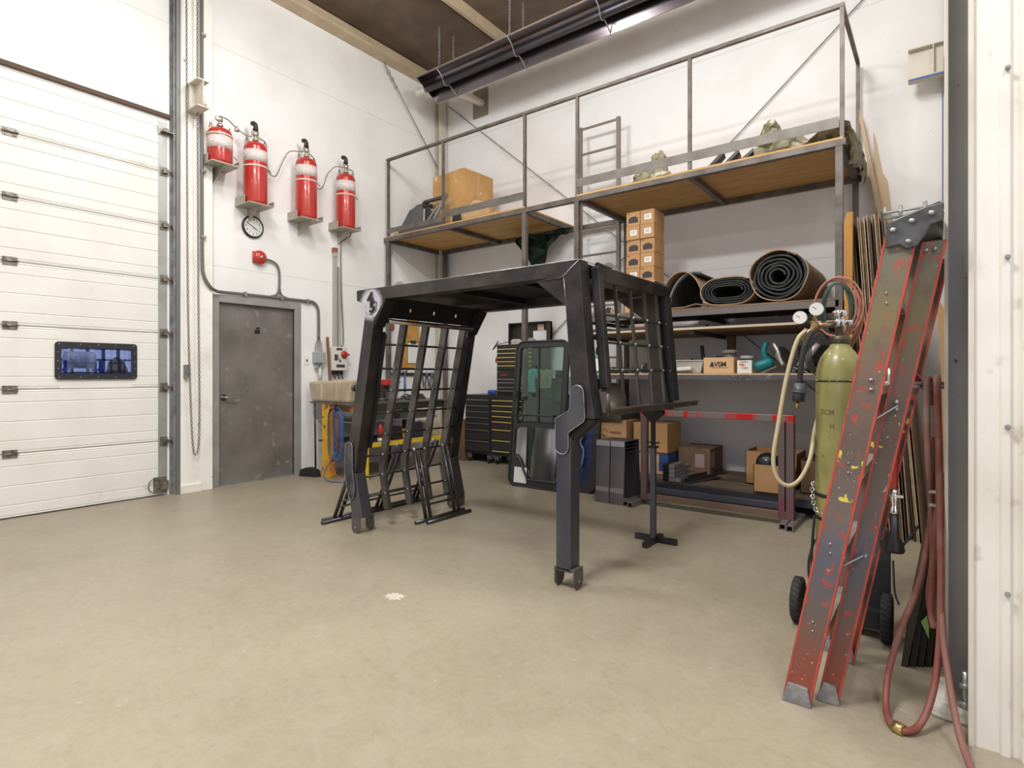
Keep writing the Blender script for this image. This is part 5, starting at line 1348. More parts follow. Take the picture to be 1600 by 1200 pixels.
for s, (ya, yb) in enumerate(((y0a, y1a), (y0b, y1b))):
    # roof side beam with the sharp front nose
    b = nb(); xz(b, [(2.76, 1.887), (2.763, 1.812), (2.877, 1.77), (2.97, 1.66), (3.10, 1.80), (4.648, 1.805), (4.755, 1.892)], ya, yb)
    part('roof_beam', b, steel_c, G, bev=.004)
    b = nb(); xz(b, [(2.877, 1.768), (outer_x(.623), .623), (outer_x(.48), .48), (outer_x(.48) + .12, .47), (outer_x(.623) + .125, .625), (2.965, 1.62), (2.97, 1.655)], ya, yb)
    part('front_post', b, steel_c, G, bev=.004)
    b = nb(); xz(b, [(outer_x(.48), .478), (2.705, .13), (2.83, .13), (outer_x(.48) + .12, .468)], ya, yb); part('front_leg', b, steel_blue, G, bev=.004)
    # rounded splice plate on the knee
    yy = ya - .009
    pl = [(2.62, .47), (2.627, .57), (2.632, .66)]
    cx_, cz_, r_ = 2.677, .665, .045
    pl += [(cx_ + r_ * cos(a), cz_ + r_ * sin(a)) for a in [pi - k * pi / 8 for k in range(9)]]
    pl += [(2.722, .50), (2.75, .34), (2.735, .28), (2.70, .25), (2.675, .28)]
    b = nb(); xz(b, pl, yy, ya); part('splice_plate', b, M('splice_plate_steel', (.06, .06, .068), .35, .8, (.13, .13, .14), 8), G, bev=.003)
    b = nb(); tube(b, [(a, yy, c) for a, c in pl], .003, 5, closed=True); part('weld_bead', b, weld, G)
    # rear post (leans out a little), with miter and gusset
    b = nb(); xz(b, [(4.755, 1.892), (4.650, 1.806), (4.702, 1.16), (4.715, .995), (4.855, .990), (4.818, 1.20)], ya, yb); rp = part('rear_post', b, steel, G, bev=.004)
    b = nb(); xz(b, [(4.44, 1.801), (4.655, 1.805), (4.668, 1.63)], ya + .015, ya + .035); part('gusset', b, steel, G)
    b = nb(); tube(b, [(4.44, ya + .012, 1.797), (4.62, ya + .006, 1.804), (4.648, ya - .001, 1.806), (4.752, ya - .001, 1.888)], .0035, 5); tube(b, [(4.652, ya - .001, 1.80), (4.670, ya + .004, 1.62)], .003, 5); part('weld_bead', b, weld, G)
    b = nb(); xz(b, [(2.97, 1.65), (3.10, 1.80), (3.10, 1.79), (2.975, 1.60)], ya + .002, yb - .002); part('corner_brace', b, steel_dk, G)
rx_top = 4.756
# raised emblem near the front corner
b = text_bm('4', .13, .008, FACE_Y(2.93, y0a - .004, 1.812), .004); em = part('emblem_upper', b, M('emblem_steel', (.035, .03, .028), .4, .6), G)
b = text_bm('5', .12, .008, FACE_Y(2.955, y0a - .007, 1.745), .004); part('emblem_lower', b, MATS['emblem_steel'], G)
b = nb(); tube(b, [(2.87 + .0, y0a - .003, 1.765), (2.89, y0a - .003, 1.70), (2.93, y0a - .003, 1.695), (2.99, y0a - .003, 1.72), (3.0, y0a - .003, 1.78), (2.965, y0a - .003, 1.85)], .005, 6); part('emblem_edge', b, weld, G)
b = nb(); tube(b, [(2.77, y0a + .001, 1.888), (4.75, y0a + .001, 1.893)], .0035, 5); tube(b, [(4.756, y0a, 1.893), (rx_top, 3.95, 1.893)], .0035, 5); part('weld_bead', b, weld, G)  # bright line along the roof edges stands in for light catching them
# rear lower leg with elbow plate on the near side
b = nb(); box(b, 4.600, y0a, .10, 4.700, y1a, .885); part('rear_leg', b, steel_blue, G, bev=.004)
b = nb(); xz(b, [(4.61, .87), (4.72, .87), (4.855, .985), (4.70, 1.0), (4.61, .95)], y0a + .01, y1a - .01); part('elbow_box', b, steel_dk, G)
pl = [(4.601, .875), (4.601, .985), (4.69, 1.03), (4.70, 1.05), (4.702, 1.13)]
pl += [(4.746 + .044 * cos(a), 1.135 + .044 * sin(a)) for a in [pi - k * pi / 8 for k in range(9)]]
pl += [(4.798, 1.0), (4.79, .975), (4.70, .915), (4.69, .90), (4.69, .84)]
pl += [(4.645 + .045 * cos(a), .82 + .04 * sin(a)) for a in [-k * pi / 8 for k in range(9)]]
b = nb(); xz(b, pl, y0a - .010, y0a); part('elbow_plate', b, steel_blue, G, bev=.003)
b = nb(); tube(b, [(a, y0a - .010, c) for a, c in pl], .003, 5, closed=True); part('weld_bead', b, weld, G)
# pin stub on the outside of the near front post
b = nb(); cyl(b, (2.68, 2.85, 1.13), (2.76, 2.85, 1.13), .021, 12); cyl(b, (2.66, 2.85, 1.13), (2.685, 2.85, 1.13), .026, 12); part('pin_stub', b, steel_blue, G)
# feet brackets
def foot(xc, ya, yb, z1, w=.10):
    b = nb()
    for yy in (ya - .018, yb + .006):
        prism(b, [(xc - w / 2, z1)] + [(xc - w / 2 + w / 2 - w / 2 * cos(a), .045 - .045 * sin(a)) for a in [k * pi / 6 for k in range(7)]] + [(xc + w / 2, z1)], (0, yy, 0), (1, 0, 0), (0, 0, 1), (0, .012, 0))
    box(b, xc - w / 2, ya - .018, z1, xc + w / 2, yb + .018, z1 + .012)
    f = part('foot_bracket', b, M('foot_bracket_steel', (.09, .075, .07), .4, .7, (.15, .14, .14), 7), G, bev=.003)
    b = nb()
    for yy in (ya - .021, yb + .02): cyl(b, (xc, yy - .001, .045), (xc, yy + .003, .045), .010, 10)
    part('pin_hole', b, weld, f)
def footx(xl, xr, ya, yb, z1):
    b = nb(); w = yb - ya
    for xx in (xl, xr - .012):
        prism(b, [(ya, z1)] + [(ya + w / 2 - w / 2 * cos(a), .045 - .045 * sin(a)) for a in [k * pi / 6 for k in range(7)]] + [(yb, z1)], (xx, 0, 0), (0, 1, 0), (0, 0, 1), (.012, 0, 0))
    box(b, xl, ya, z1, xr, yb, z1 + .012)
    f = part('foot_bracket', b, M('foot_bracket_steel', (.09, .075, .07)), G, bev=.003)
    b = nb()
    for xx in (xl - .002, xr - .001): cyl(b, (xx, (ya + yb) / 2, .045), (xx + .003, (ya + yb) / 2, .045), .010, 10)
    part('pin_hole', b, weld, f)
footx(4.585, 4.725, 2.80, 2.90, .11)
foot(2.745, 2.82, 2.93, .12); foot(2.765, 3.88, 3.98, .12)
# cross members and roof skin
b = nb(); box(b, 2.78, 2.90, 1.872, 4.74, 3.88, 1.884); part('roof_plate', b, steel_dk, G)
for x in (3.55, 4.15):
    b = nb(); box(b, x, 2.90, 1.83, x + .05, 3.88, 1.872); part('roof_crossbar', b, steel_dk, G)
b = nb(); box(b, 4.66, 2.90, 1.80, 4.75, 3.88, 1.872); part('rear_crossbeam', b, steel, G)
holes = [[(hx + .013 * cos(a), .075 + .018 * sin(a)) for a in [2 * pi * k / 14 for k in range(14)]] for hx in (.235, .50, .765)]
b = holed([(0, 0), (.98, 0), (.98, .16), (0, .16)], holes, .008, frame((2.99, 2.90, 1.675), (0, 1, 0), (.22, 0, 1))); part('front_header_plate', b, steel_dk, G)
b = nb(); cyl(b, (3.01, 2.9, 1.648), (3.01, 3.88, 1.648), .019, 14); part('header_tube', b, M('bright_header_tube', (.42, .38, .34), .25, .95), G)
for (x, y) in ((3.0, 3.03), (3.45, 3.42), (4.66, 3.34)):
    b = nb(); dx = .0
    pp = [(-.10, 0), (-.014, .085), (.014, .085), (.10, 0)]
    b = holed([(a, c) for a, c in pp], [[(.024 * cos(q), .042 + .024 * sin(q)) for q in [2 * pi * k / 14 for k in range(14)]]], .014, frame((x, y, 1.884), (.75, .66, 0), (0, 0, 1)))
    part('lifting_eye', b, M('lifting_eye_steel', (.30, .27, .24), .35, .85), G, bev=.003)
# front grille
for y in (3.09, 3.33, 3.56, 3.79):
    b = nb(); xz(b, [(2.95, 1.66), (outer_x(.623) + .06, .62), (outer_x(.48) + .06, .47), (2.755, .14), (2.82, .14), (outer_x(.48) + .125, .47), (outer_x(.623) + .13, .62), (3.02, 1.66)], y - .012, y + .016)
    part('grille_flat_bar', b, M('grille_flat_steel', (.085, .08, .078), .38, .75, (.16, .15, .145), 6), G)
gr = M('grille_round_rod', (.035, .034, .034), .35, .7)
for z in (1.475, 1.285, 1.11, .93, .755, .585, .42, .27):
    x = outer_x(z) + .085
    b = nb(); cyl(b, (x, 2.9, z), (x, 3.88, z), .0085, 8); rd = part('grille_rod', b, gr, G)
    b = nb()
    for y in (3.09, 3.33, 3.56, 3.79): sph(b, (x + .012, y - .012, z), .011, 8, 5)
    part('weld_dot', b, weld, rd)
for s_, (ya) in ((0, y1a), (1, y0b - .014)):
    b = nb(); xz(b, [(outer_x(1.56) + .06, 1.56), (outer_x(.68) + .06, .66), (outer_x(.68) + .15, .66), (outer_x(1.56) + .15, 1.54), (outer_x(1.56) + .13, 1.57)], ya, ya + .014); part('post_side_flange', b, steel_dk, G, bev=.004)
# rear guard (hinged rod panel) behind the rear posts: plane leans outward going down
def rx(z): return 4.765 + (1.88 - z) * .088
def rbar(y, z0, z1, w, h, name, mat, bev=.003):
    b = nb(); beam(b, (rx(z0) + .015, y, z0), (rx(z1) + .015, y, z1), w, h, (1, 0, 0)); return part(name, b, mat, G, bev)
b = nb(); prism(b, [(2.93, 1.87), (4.0, 1.87), (4.0, 1.795), (3.0, 1.785), (2.93, 1.84)], (rx(1.83) - .01, 0, 0), (0, 1, 0), (0, 0, 1), (.05, 0, 0)); part('guard_top_bar', b, steel, G, bev=.003)
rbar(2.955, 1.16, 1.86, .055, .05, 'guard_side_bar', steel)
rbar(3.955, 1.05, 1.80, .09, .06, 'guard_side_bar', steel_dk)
rbar(2.945, 1.04, 1.16, .02, .04, 'guard_hinge_tab', steel)
for y in (3.17, 3.385, 3.60, 3.80):
    rbar(y, 1.05, 1.80, .018, .018, 'guard_rod', M('guard_rod_steel', (.13, .12, .11), .3, .8), 0)
for z in (1.60, 1.432, 1.266):
    b = nb(); cyl(b, (rx(z) - .0, 2.95, z), (rx(z) - .0, 3.95, z), .010, 8); rd = part('guard_cross_rod', b, M('guard_rod_steel', (.1, .1, .1)), G)
    b = nb()
    for y in (3.17, 3.385, 3.60, 3.80, 3.93): sph(b, (rx(z) + .028, y - .012, z), .010, 8, 5)
    part('weld_dot', b, weld, rd)
b = nb(); box(b, rx(1.04) - .03, 2.93, 1.030, rx(1.04) + .05, 4.42, 1.040); box(b, rx(1.04) + .02, 2.93, 1.000, rx(1.04) + .03, 4.42, 1.030); part('guard_bottom_angle', b, M('worn_angle_steel', (.12, .115, .105), .35, .8, (.2, .19, .17), 6), G, bev=.002)
b = nb(); box(b, rx(1.04) - .03, 4.30, .985, rx(1.04) + .03, 4.38, 1.0); b.free()
for y in (3.05, 3.90):
    b = nb(); cyl(b, (rx(1.9) + .01, y - .07, 1.885), (rx(1.9) + .01, y + .08, 1.878), .017, 12); part('hinge_barrel', b, M('hinge_black', (.03, .03, .03), .3, .7), G)
b = nb(); box(b, 4.80, 2.905, 1.02, 4.87, 2.93, 1.14); tube(b, [(4.875, 2.915, 1.03), (4.875, 2.915, 1.13)], .012, 8); part('lower_latch', b, M('foot_bracket_steel', (.1, .1, .1)), G)
# far rear post stub sits on a stand
t = thing('support_stand', 'dark square tube stand with a cross base propping up the cab guard', 'stand', (4.76, 3.98, 0))
sx_, sy_ = 4.70, 3.96
b = nb(); box(b, sx_ - .16, sy_ + .03, .0, sx_ + .16, sy_ + .07, .04); box(b, sx_ - .02, sy_ - .15, .0, sx_ + .02, sy_ + .15, .04) ; part('cross_base', b, steel, t)
b = nb(); box(b, sx_ - .019, sy_ - .019, .04, sx_ + .019, sy_ + .019, .72); part('outer_tube', b, steel_blue, t, bev=.003)
b = nb(); box(b, sx_ - .013, sy_ - .013, .72, sx_ + .013, sy_ + .013, .95); part('inner_tube', b, steel_dk, t)
b = nb(); box(b, sx_ - .03, sy_ - .03, .70, sx_ + .03, sy_ + .03, .715); cyl(b, (sx_ - .05, sy_, .74), (sx_ + .05, sy_, .74), .006, 6); part('locking_pin', b, steel_dk, t)
b = nb(); prism(b, [(sx_ - .08, .98), (sx_ - .08, .95), (sx_ - .02, .90), (sx_ + .02, .90), (sx_ + .08, .95), (sx_ + .08, .98)], (0, sy_ - .02, 0), (1, 0, 0), (0, 0, 1), (0, .04, 0)); part('top_cradle', b, steel_dk, t)

# ============================================================ TWO FOLDED GRILLE FRAMES LEANING AT THE FRONT
def leaner(label, x0, x1, ys, yb0, yb1, zt, name='rod_guard_frame'):
    t = thing(name, label, 'steel frame', (x0, (yb0 + yb1) / 2, 0))
    tm = M('leaner_tube', (.065, .06, .058), .32, .8, (.11, .10, .10), 6)
    s = 1 if x1 > x0 else -1
    for k, dx in enumerate((0, -s * .075)):
        b = nb(); cyl(b, (x0 + dx, yb0 + (.06 if k else 0), .016), (x0 + dx, yb1, .016), .0155, 10); part('base_tube', b, tm, t)
    for y in ys:
        for d in (0, .055):
            b = nb(); cyl(b, (x0 - s * .01, y + d, .03), (x1, y + d, zt - .1 * d), .0155, 8); part('leg', b, tm, t)
    for f in (.22, .30):
        b = nb(); p = x0 + (x1 - x0) * f; cyl(b, (p, ys[0], zt * f), (p, ys[-1] + .05, zt * f), .009, 8); part('cross_rod', b, tm, t)
    b = nb()
    for y in ys: sph(b, (x1, y, zt), .02, 10, 6)
    part('welded_knob', b, weld, t)
    return t
leaner('low dark rod frame leaning on the outside of the front grille', 2.32, 2.60, (2.92, 3.36, 3.80), 2.79, 3.95, .62)
leaner('low dark rod frame leaning on the inside of the front grille', 2.93, 2.80, (3.37, 3.72), 3.26, 3.86, .60)

# ============================================================ GAS CYLINDER ON CART
CX_, CY_ = 5.965, 3.42
oli = M('olive_cylinder_paint', (.315, .295, .105), .35, 0, (.24, .225, .08), 5, .45, .7, c3=(.10, .09, .04), scale3=18, lo3=.68, hi3=.74, coat=.2)
t = thing('gas_cylinder', 'tall olive green gas cylinder strapped to a cart', 'gas cylinder', (CX_, CY_, .06))
b = nb(); lathe(b, [(.095, 0), (.108, .02), (.112, .05), (.112, 1.16), (.108, 1.21), (.094, 1.26), (.07, 1.30), (.048, 1.325), (.045, 1.34)], (CX_, CY_, .06), 36); part('cylinder_body', b, oli, t)
b = nb(); lathe(b, [(.1128, 0), (.1128, .012)], (CX_, CY_, 1.20), 36); part('black_line', b, M('worn_black_line', (.05, .045, .02), .6, 0, (.40, .40, .13), 30, .5, .6), t)
b = nb(); lathe(b, [(.046, 0), (.05, .005), (.05, .035), (.045, .04)], (CX_, CY_, 1.40), 20); part('neck_ring', b, M('brown_neck_ring', (.12, .10, .07), .4, .6), t)
b = nb(); lathe(b, [(.02, 0), (.02, .05), (.028, .05), (.028, .085), (.02, .09), (.02, .10), (.036, .105), (.036, .13), (.03, .135)], (CX_, CY_, 1.44), 16); cyl(b, (CX_ - .02, CY_, 1.51), (CX_ + .06, CY_, 1.51), .014, 10); part('valve', b, chrome, t)
b = text_bm('ZCM', .035, .002, frame((CX_ - .045, CY_ - .105, 1.045), (.92, -.38, 0), (0, 0, 1)), .001)
for v in b.verts:
    d = Vector((v.co.x - CX_, v.co.y - CY_, 0)); d = d.normalized() * .1131; v.co.x = CX_ + d.x; v.co.y = CY_ + d.y
part('stamped_letters', b, M('stamp_ink', (.15, .14, .055), .6), t)
b = text_bm('H', .03, .002, frame((CX_ - .02, CY_ - .11, .975), (.97, -.2, 0), (0, 0, 1)), .001)
for v in b.verts:
    d = Vector((v.co.x - CX_, v.co.y - CY_, 0)); d = d.normalized() * .1131; v.co.x = CX_ + d.x; v.co.y = CY_ + d.y
part('stamped_letters', b, M('stamp_ink', (.1, .1, .05)), t)
# regulator
t = thing('gas_regulator', 'brass regulator with two round gauges on the cylinder valve', 'regulator', (5.86, 3.35, 1.42))
b = nb(); cyl(b, (5.94, CY_ - .02, 1.505), (5.84, 3.35, 1.49), .016, 12); cyl(b, (5.86, 3.37, 1.49), (5.84, 3.31, 1.49), .028, 16); cyl(b, (5.87, 3.33, 1.50), (5.80, 3.30, 1.42), .016, 10); part('regulator_body', b, M('tarnished_brass', (.45, .33, .18), .3, .9), t)
for gx, gz, gy in ((5.875, 1.575, 3.31), (5.80, 1.535, 3.30)):
    dirv = Vector((.1, -1, .05)).normalized(); p = Vector((gx, gy, gz))
    b = nb(); cyl(b, p, p + dirv * .03, .034, 24); g = part('gauge_case', b, chrome, t)
    b = nb(); cyl(b, p + dirv * .0305, p + dirv * .031, .030, 24); part('gauge_dial', b, M('gauge_white', (.68, .66, .62), .4), g)
    b = nb(); beam(b, p + dirv * .032, p + dirv * .032 + Vector((-.018, 0, .012)), .003, .001, (0, 1, 0)); part('gauge_needle', b, black_p, g)
    b = nb(); cyl(b, (gx, gy + .01, gz), (5.85, 3.34, 1.50), .008, 8); part('gauge_stem', b, brass, g)
b = nb(); cyl(b, (5.845, 3.33, 1.49), (5.80, 3.30, 1.52), .02, 12); part('black_knob', b, black, t)
creamh = M('cream_rubber_hose', (.50, .41, .24), .5)
b = nb(); tube(b, smooth_path([(5.83, 3.28, 1.47), (5.79, 3.26, 1.41), (5.745, 3.24, 1.22), (5.71, 3.22, .98), (5.69, 3.2, .80), (5.71, 3.2, .70), (5.76, 3.21, .665), (5.81, 3.23, .70), (5.845, 3.30, .80), (5.85, 3.42, .95), (5.87, 3.52, 1.06), (5.93, 3.555, 1.12)], 7), .011, 10)
single('gas_hose', b, creamh, 'cream gas hose hanging in a long loop left of the cylinder', 'hose', smooth=True)
t = thing('welding_torch_connector', 'thick black cable with a black connector hanging by the cylinder', 'cable', (5.80, 3.26, 1.08))
b = nb(); tube(b, smooth_path([(5.86, 3.27, 1.46), (5.83, 3.24, 1.38), (5.815, 3.23, 1.28), (5.81, 3.23, 1.19)], 6), .014, 10); part('cable', b, rubber, t)
b = nb(); cyl(b, (5.81, 3.23, 1.195), (5.805, 3.225, 1.10), .030, 18); cyl(b, (5.808, 3.225, 1.155), (5.807, 3.225, 1.145), .034, 18); part('connector', b, M('charcoal_connector', (.05, .05, .055), .4), t)
b = nb(); cyl(b, (5.80, 3.222, 1.10), (5.80, 3.222, 1.065), .010, 8); part('brass_pin', b, brass, t)
def coil(pts_fn, n, r, mat, name, label, cat):
    b = nb()
    for k in range(n): tube(b, pts_fn(k), r, 6, closed=True)
    return single(name, b, mat, label, cat, smooth=True)
coil(lambda k: [(5.93 + (.10 + .008 * k) * cos(a) + .01 * k, 3.52 - .015 * k, 1.60 + (.15 + .006 * k) * sin(a)) for a in [2 * pi * i / 24 for i in range(24)]], 3, .0055, M('pinkish_hose', (.42, .17, .12), .45), 'thin_hose_coil', 'thin reddish hose coil above the gas cylinder', 'hose')
coil(lambda k: [(5.935 + (.06 + .01 * k) * cos(a), 3.56 + .012 * k, 1.585 + (.155 + .006 * k) * sin(a)) for a in [2 * pi * i / 24 for i in range(24)]], 3, .0055, M('dark_green_hose', (.04, .08, .07), .45), 'thin_hose_coil', 'thin dark green hose coil above the gas cylinder', 'hose')
b = nb()
for k in range(3): tube(b, smooth_path([(6.0 + .01 * k, 3.60, 1.70), (6.03 + .012 * k, 3.58, 1.60), (6.03 + .01 * k, 3.57, 1.50), (6.0 + .01 * k, 3.57, 1.42), (5.97, 3.56, 1.36)], 5), .006, 6)
single('copper_cable_loop', b, M('copper_brown_cable', (.30, .13, .07), .45), 'brown cables hanging right behind the cylinder valve', 'cable', smooth=True)
coil(lambda k: [(5.86 + (.045 + .012 * k) * cos(a), 3.50 + .01 * k, 1.36 + (.10 + .01 * k) * sin(a)) for a in [2 * pi * i / 20 for i in range(20)]], 4, .004, M('black_thin_cable', (.03, .03, .03), .5), 'thin_cable_coil', 'thin black cable coil behind the regulator', 'cable')
# cart
t = thing('cylinder_cart', 'black two wheeled cart carrying the olive gas cylinder', 'cart', (6.0, 3.25, 0))
cm = M('cart_black_steel', (.03, .03, .032), .45, .4)
for x in (5.815, 6.19):
    b = nb(); lathe(b, [(.05, -.022), (.098, -.022), (.108, -.014), (.108, .014), (.098, .022), (.05, .022)], (x, 3.16, .108), 28, RX); w = part('tyre', b, M('wheel_rubber', (.045, .042, .04), .8, bump=1.0, bscale=70), t)
    b = nb(); cyl(b, (x - .02, 3.16, .108), (x + .02, 3.16, .108), .05, 18); part('hub', b, galv_dk, w)
    b = nb()
    for k in range(26):
        a = 2 * pi * k / 26; c_ = Vector((x, 3.16 + .108 * cos(a), .108 + .108 * sin(a)))
        beam(b, c_ + Vector((-.018, 0, 0)), c_ + Vector((.018, .012 * -sin(a), .012 * cos(a))), .006, .004, (0, cos(a), sin(a)))
    part('tread', b, rubber, w)
b = nb(); cyl(b, (5.83, 3.16, .108), (6.18, 3.16, .108), .012, 10); part('axle', b, galv_dk, t)
b = nb(); box(b, 5.83, 3.28, .045, 6.17, 3.60, .058); part('toe_plate', b, cm, t)
for x in (5.85, 6.13):
    b = nb(); tube(b, smooth_path([(x, 3.24, .05), (x, 3.24, .6), (x, 3.24, .95)] if x < 6 else [(x, 3.24, .05), (x, 3.24, .6), (x, 3.24, 1.2), (x - .02, 3.2, 1.28), (x - .05, 3.14, 1.30)], 5), .013, 8)
    if x > 6: part('upright', b, cm, t)
    else: b.free()
b = nb(); box(b, 5.90, 3.225, .12, 6.17, 3.245, .16); box(b, 6.12, 3.2, .12, 6.20, 3.25, .50); box(b, 5.95, 3.14, .05, 6.16, 3.26, .13); part('lower_frame', b, cm, t)
b = nb(); box(b, 6.10, 3.20, .55, 6.135, 3.24, 1.10); part('blue_post', b, M('blue_cart_paint', (.01, .09, .32), .4), t)
b = nb(); lathe(b, [(.1145, 0), (.1145, .02)], (CX_, CY_, .60), 30); lathe(b, [(.1145, 0), (.1145, .02)], (CX_, CY_, .48), 30); part('strap', b, black, t)
b = nb(); chain(b, smooth_path([(5.86, 3.46, .62), (5.845, 3.40, .66), (5.848, 3.36, .60), (5.87, 3.31, .54), (5.93, 3.295, .50), (5.99, 3.30, .49)], 5), .026, .003, .009); part('safety_chain', b, chrome, t)
b = nb(); tube(b, smooth_path([(5.85, 3.40, .36), (5.83, 3.36, .25), (5.84, 3.33, .16), (5.87, 3.31, .15), (5.87, 3.31, .3)], 5), .007, 6); tube(b, smooth_path([(5.86, 3.34, .5), (5.85, 3.32, .3), (5.86, 3.30, .14)], 5), .007, 6); part('loose_cable', b, rubber, t)

# ============================================================ STEP LADDER (folded, leaning on the column)
def ladder_web():
    m = bpy.data.materials.new('worn_ladder_web')
    m.use_nodes = True; nt = m.node_tree; N = nt.nodes.new; L = nt.links.new
    b = nt.nodes['Principled BSDF']; b.inputs['Roughness'].default_value = .5
    tc = N('ShaderNodeTexCoord'); sep = N('ShaderNodeSeparateXYZ'); L(tc.outputs['Object'], sep.inputs[0])
    mr = N('ShaderNodeMapRange'); mr.inputs['From Max'].default_value = 1.8; L(sep.outputs[2], mr.inputs['Value'])
    cr = N('ShaderNodeValToRGB'); L(mr.outputs[0], cr.inputs[0])
    st = [(0, (.30, .06, .035)), (.10, (.22, .07, .045)), (.2, (.13, .10, .09)), (.32, (.10, .10, .14)), (.40, (.15, .12, .11)), (.55, (.12, .085, .07)), (.68, (.17, .11, .085)), (.80, (.19, .15, .07)), (.92, (.15, .14, .10)), (1, (.14, .13, .10))]
    while len(cr.color_ramp.elements) < len(st): cr.color_ramp.elements.new(.5)
    for e, (p, c) in zip(cr.color_ramp.elements, st): e.position = p; e.color = (*c, 1)
    cur = cr.outputs[0]
    for sc, a, z, c, t_ in ((24, .60, .68, (.50, .05, .03), .85), (9, .63, .72, (.42, .05, .03), .7), (60, .68, .72, (.55, .50, .38), .7), (12, .5, .7, (.10, .09, .07), .5)):
        n = N('ShaderNodeTexNoise'); n.inputs['Scale'].default_value = sc; n.inputs['Detail'].default_value = 7; L(tc.outputs['Object'], n.inputs['Vector'])
        r = N('ShaderNodeMapRange'); r.inputs['From Min'].default_value = a; r.inputs['From Max'].default_value = z; r.inputs['To Max'].default_value = t_; L(n.outputs['Fac'], r.inputs['Value'])
        x = N('ShaderNodeMix'); x.data_type = 'RGBA'; L(r.outputs[0], x.inputs[0]); L(cur, x.inputs[6]); x.inputs[7].default_value = (*c, 1); cur = x.outputs[2]
    # yellow paint specks in the middle third
    n = N('ShaderNodeTexNoise'); n.inputs['Scale'].default_value = 26; n.inputs['Detail'].default_value = 3; L(tc.outputs['Object'], n.inputs['Vector'])
    r = N('ShaderNodeMapRange'); r.inputs['From Min'].default_value = .62; r.inputs['From Max'].default_value = .65; L(n.outputs['Fac'], r.inputs['Value'])
    w1 = N('ShaderNodeMath'); w1.operation = 'COMPARE'; w1.inputs[1].default_value = .92; w1.inputs[2].default_value = .14; L(sep.outputs[2], w1.inputs[0])
    mm = N('ShaderNodeMath'); mm.operation = 'MULTIPLY'; L(r.outputs[0], mm.inputs[0]); L(w1.outputs[0], mm.inputs[1])
    x = N('ShaderNodeMix'); x.data_type = 'RGBA'; L(mm.outputs[0], x.inputs[0]); L(cur, x.inputs[6]); x.inputs[7].default_value = (.65, .55, .06, 1); cur = x.outputs[2]
    L(cur, b.inputs['Base Color'])
    return m
webL = ladder_web()
redf = M('red_fibreglass_edge', (.48, .07, .04), .45, 0, (.30, .07, .05), 18)
LD = thing('step_ladder', 'folded red fibreglass step ladder leaning against the grey column', 'ladder', (6.0, 2.6, 0))
LX = .335 / 1.75      # lean per metre
def rail(x, y, w, dp, ztop, zb, sgn, name, mat_web=webL):
    """channel side rail; web faces the camera (-y)"""
    X = lambda z: x + LX * z
    b = nb(); prism(b, [(X(zb) - w / 2, zb), (X(zb) + w / 2, zb), (X(ztop) + w / 2, ztop), (X(ztop) - w / 2, ztop)], (0, y, 0), (1, 0, 0), (0, 0, 1), (0, .004, 0)); r_ = part(name, b, mat_web, LD)
    b = nb()
    for s in (-1, 1):
        e = s * w / 2
        prism(b, [(X(zb) + e - .004, zb), (X(zb) + e + .004, zb), (X(ztop) + e + .004, ztop), (X(ztop) + e - .004, ztop)], (0, y - .001 if sgn > 0 else y - dp, 0), (1, 0, 0), (0, 0, 1), (0, dp, 0))
    part('rail_flange', b, redf, r_)
    return r_
rail(5.955, 2.36, .088, .03, 1.74, .0, 1, 'front_rail')
rail(6.05, 2.44, .062, .03, 1.70, .0, 1, 'rear_rail')
rail(5.955, 2.90, .088, .03, 1.74, .0, -1, 'front_rail')
rail(6.06, 2.84, .062, .03, 1.70, .0, -1, 'rear_rail')
stepm = M('aluminium_tread', (.46, .44, .40), .4, .6, (.3, .28, .25), 9)
for k in range(5):
    z = .30 + .30 * k
    x = 5.955 + LX * z
    b = nb(); box(b, x - .045, 2.365, z - .004, x + .045, 2.895, z); box(b, x - .045, 2.365, z - .03, x - .042, 2.895, z - .004); box(b, x + .042, 2.365, z - .03, x + .045, 2.895, z - .004); part('step', b, stepm, LD)
    b = nb()
    for dz in (-.012, .022): sph(b, (x + (.012), 2.358, z + dz), .0085, 10, 6, .6) if k == 3 else sph(b, (x, 2.358, z + dz), .004, 8, 4)
    part('rivet', b, galv, LD)
for z in (.35, .95, 1.35):
    x = 6.05 + LX * z; b = nb(); cyl(b, (x, 2.445, z), (x, 2.84, z), .012, 8); part('rear_brace', b, stepm, LD)
for z in (.5, 1.05):
    b = nb(); beam(b, (5.965 + LX * z, 2.42, z), (6.07 + LX * z, 2.43, z + .08), .004, .02, (0, 1, 0)); part('spreader', b, galv, LD)
b = nb()
for dz in (-.012, .012): sph(b, (6.05 + LX * 1.13, 2.437, 1.13 + dz), .009, 10, 6)
part('rivet', b, galv, LD)
cast = M('cast_top_plate', (.055, .055, .055), .4, .6, (.12, .12, .12), 12)
pl = [(6.238, 1.675), (6.242, 1.735), (6.26, 1.768), (6.35, 1.80), (6.395, 1.806), (6.402, 1.77), (6.40, 1.745), (6.365, 1.738), (6.35, 1.705), (6.33, 1.672), (6.30, 1.665), (6.28, 1.683)]
for yy in (2.345, 2.904):
    b = nb(); xz(b, pl, yy, yy + .010); c_ = part('hinge_casting', b, cast, LD, bev=.004)
    b = nb()
    for (a, c) in ((6.262, 1.735), (6.315, 1.758), (6.305, 1.69), (6.368, 1.776)): sph(b, (a, yy if yy < 2.5 else yy + .01, c), .011, 12, 6, .8)
    part('rivet', b, galv, c_)
b = nb()
for (a, c) in ((6.352, 1.67), (6.376, 1.672)): sph(b, (a, 2.436, c), .007, 10, 6)
part('rivet', b, galv, LD)
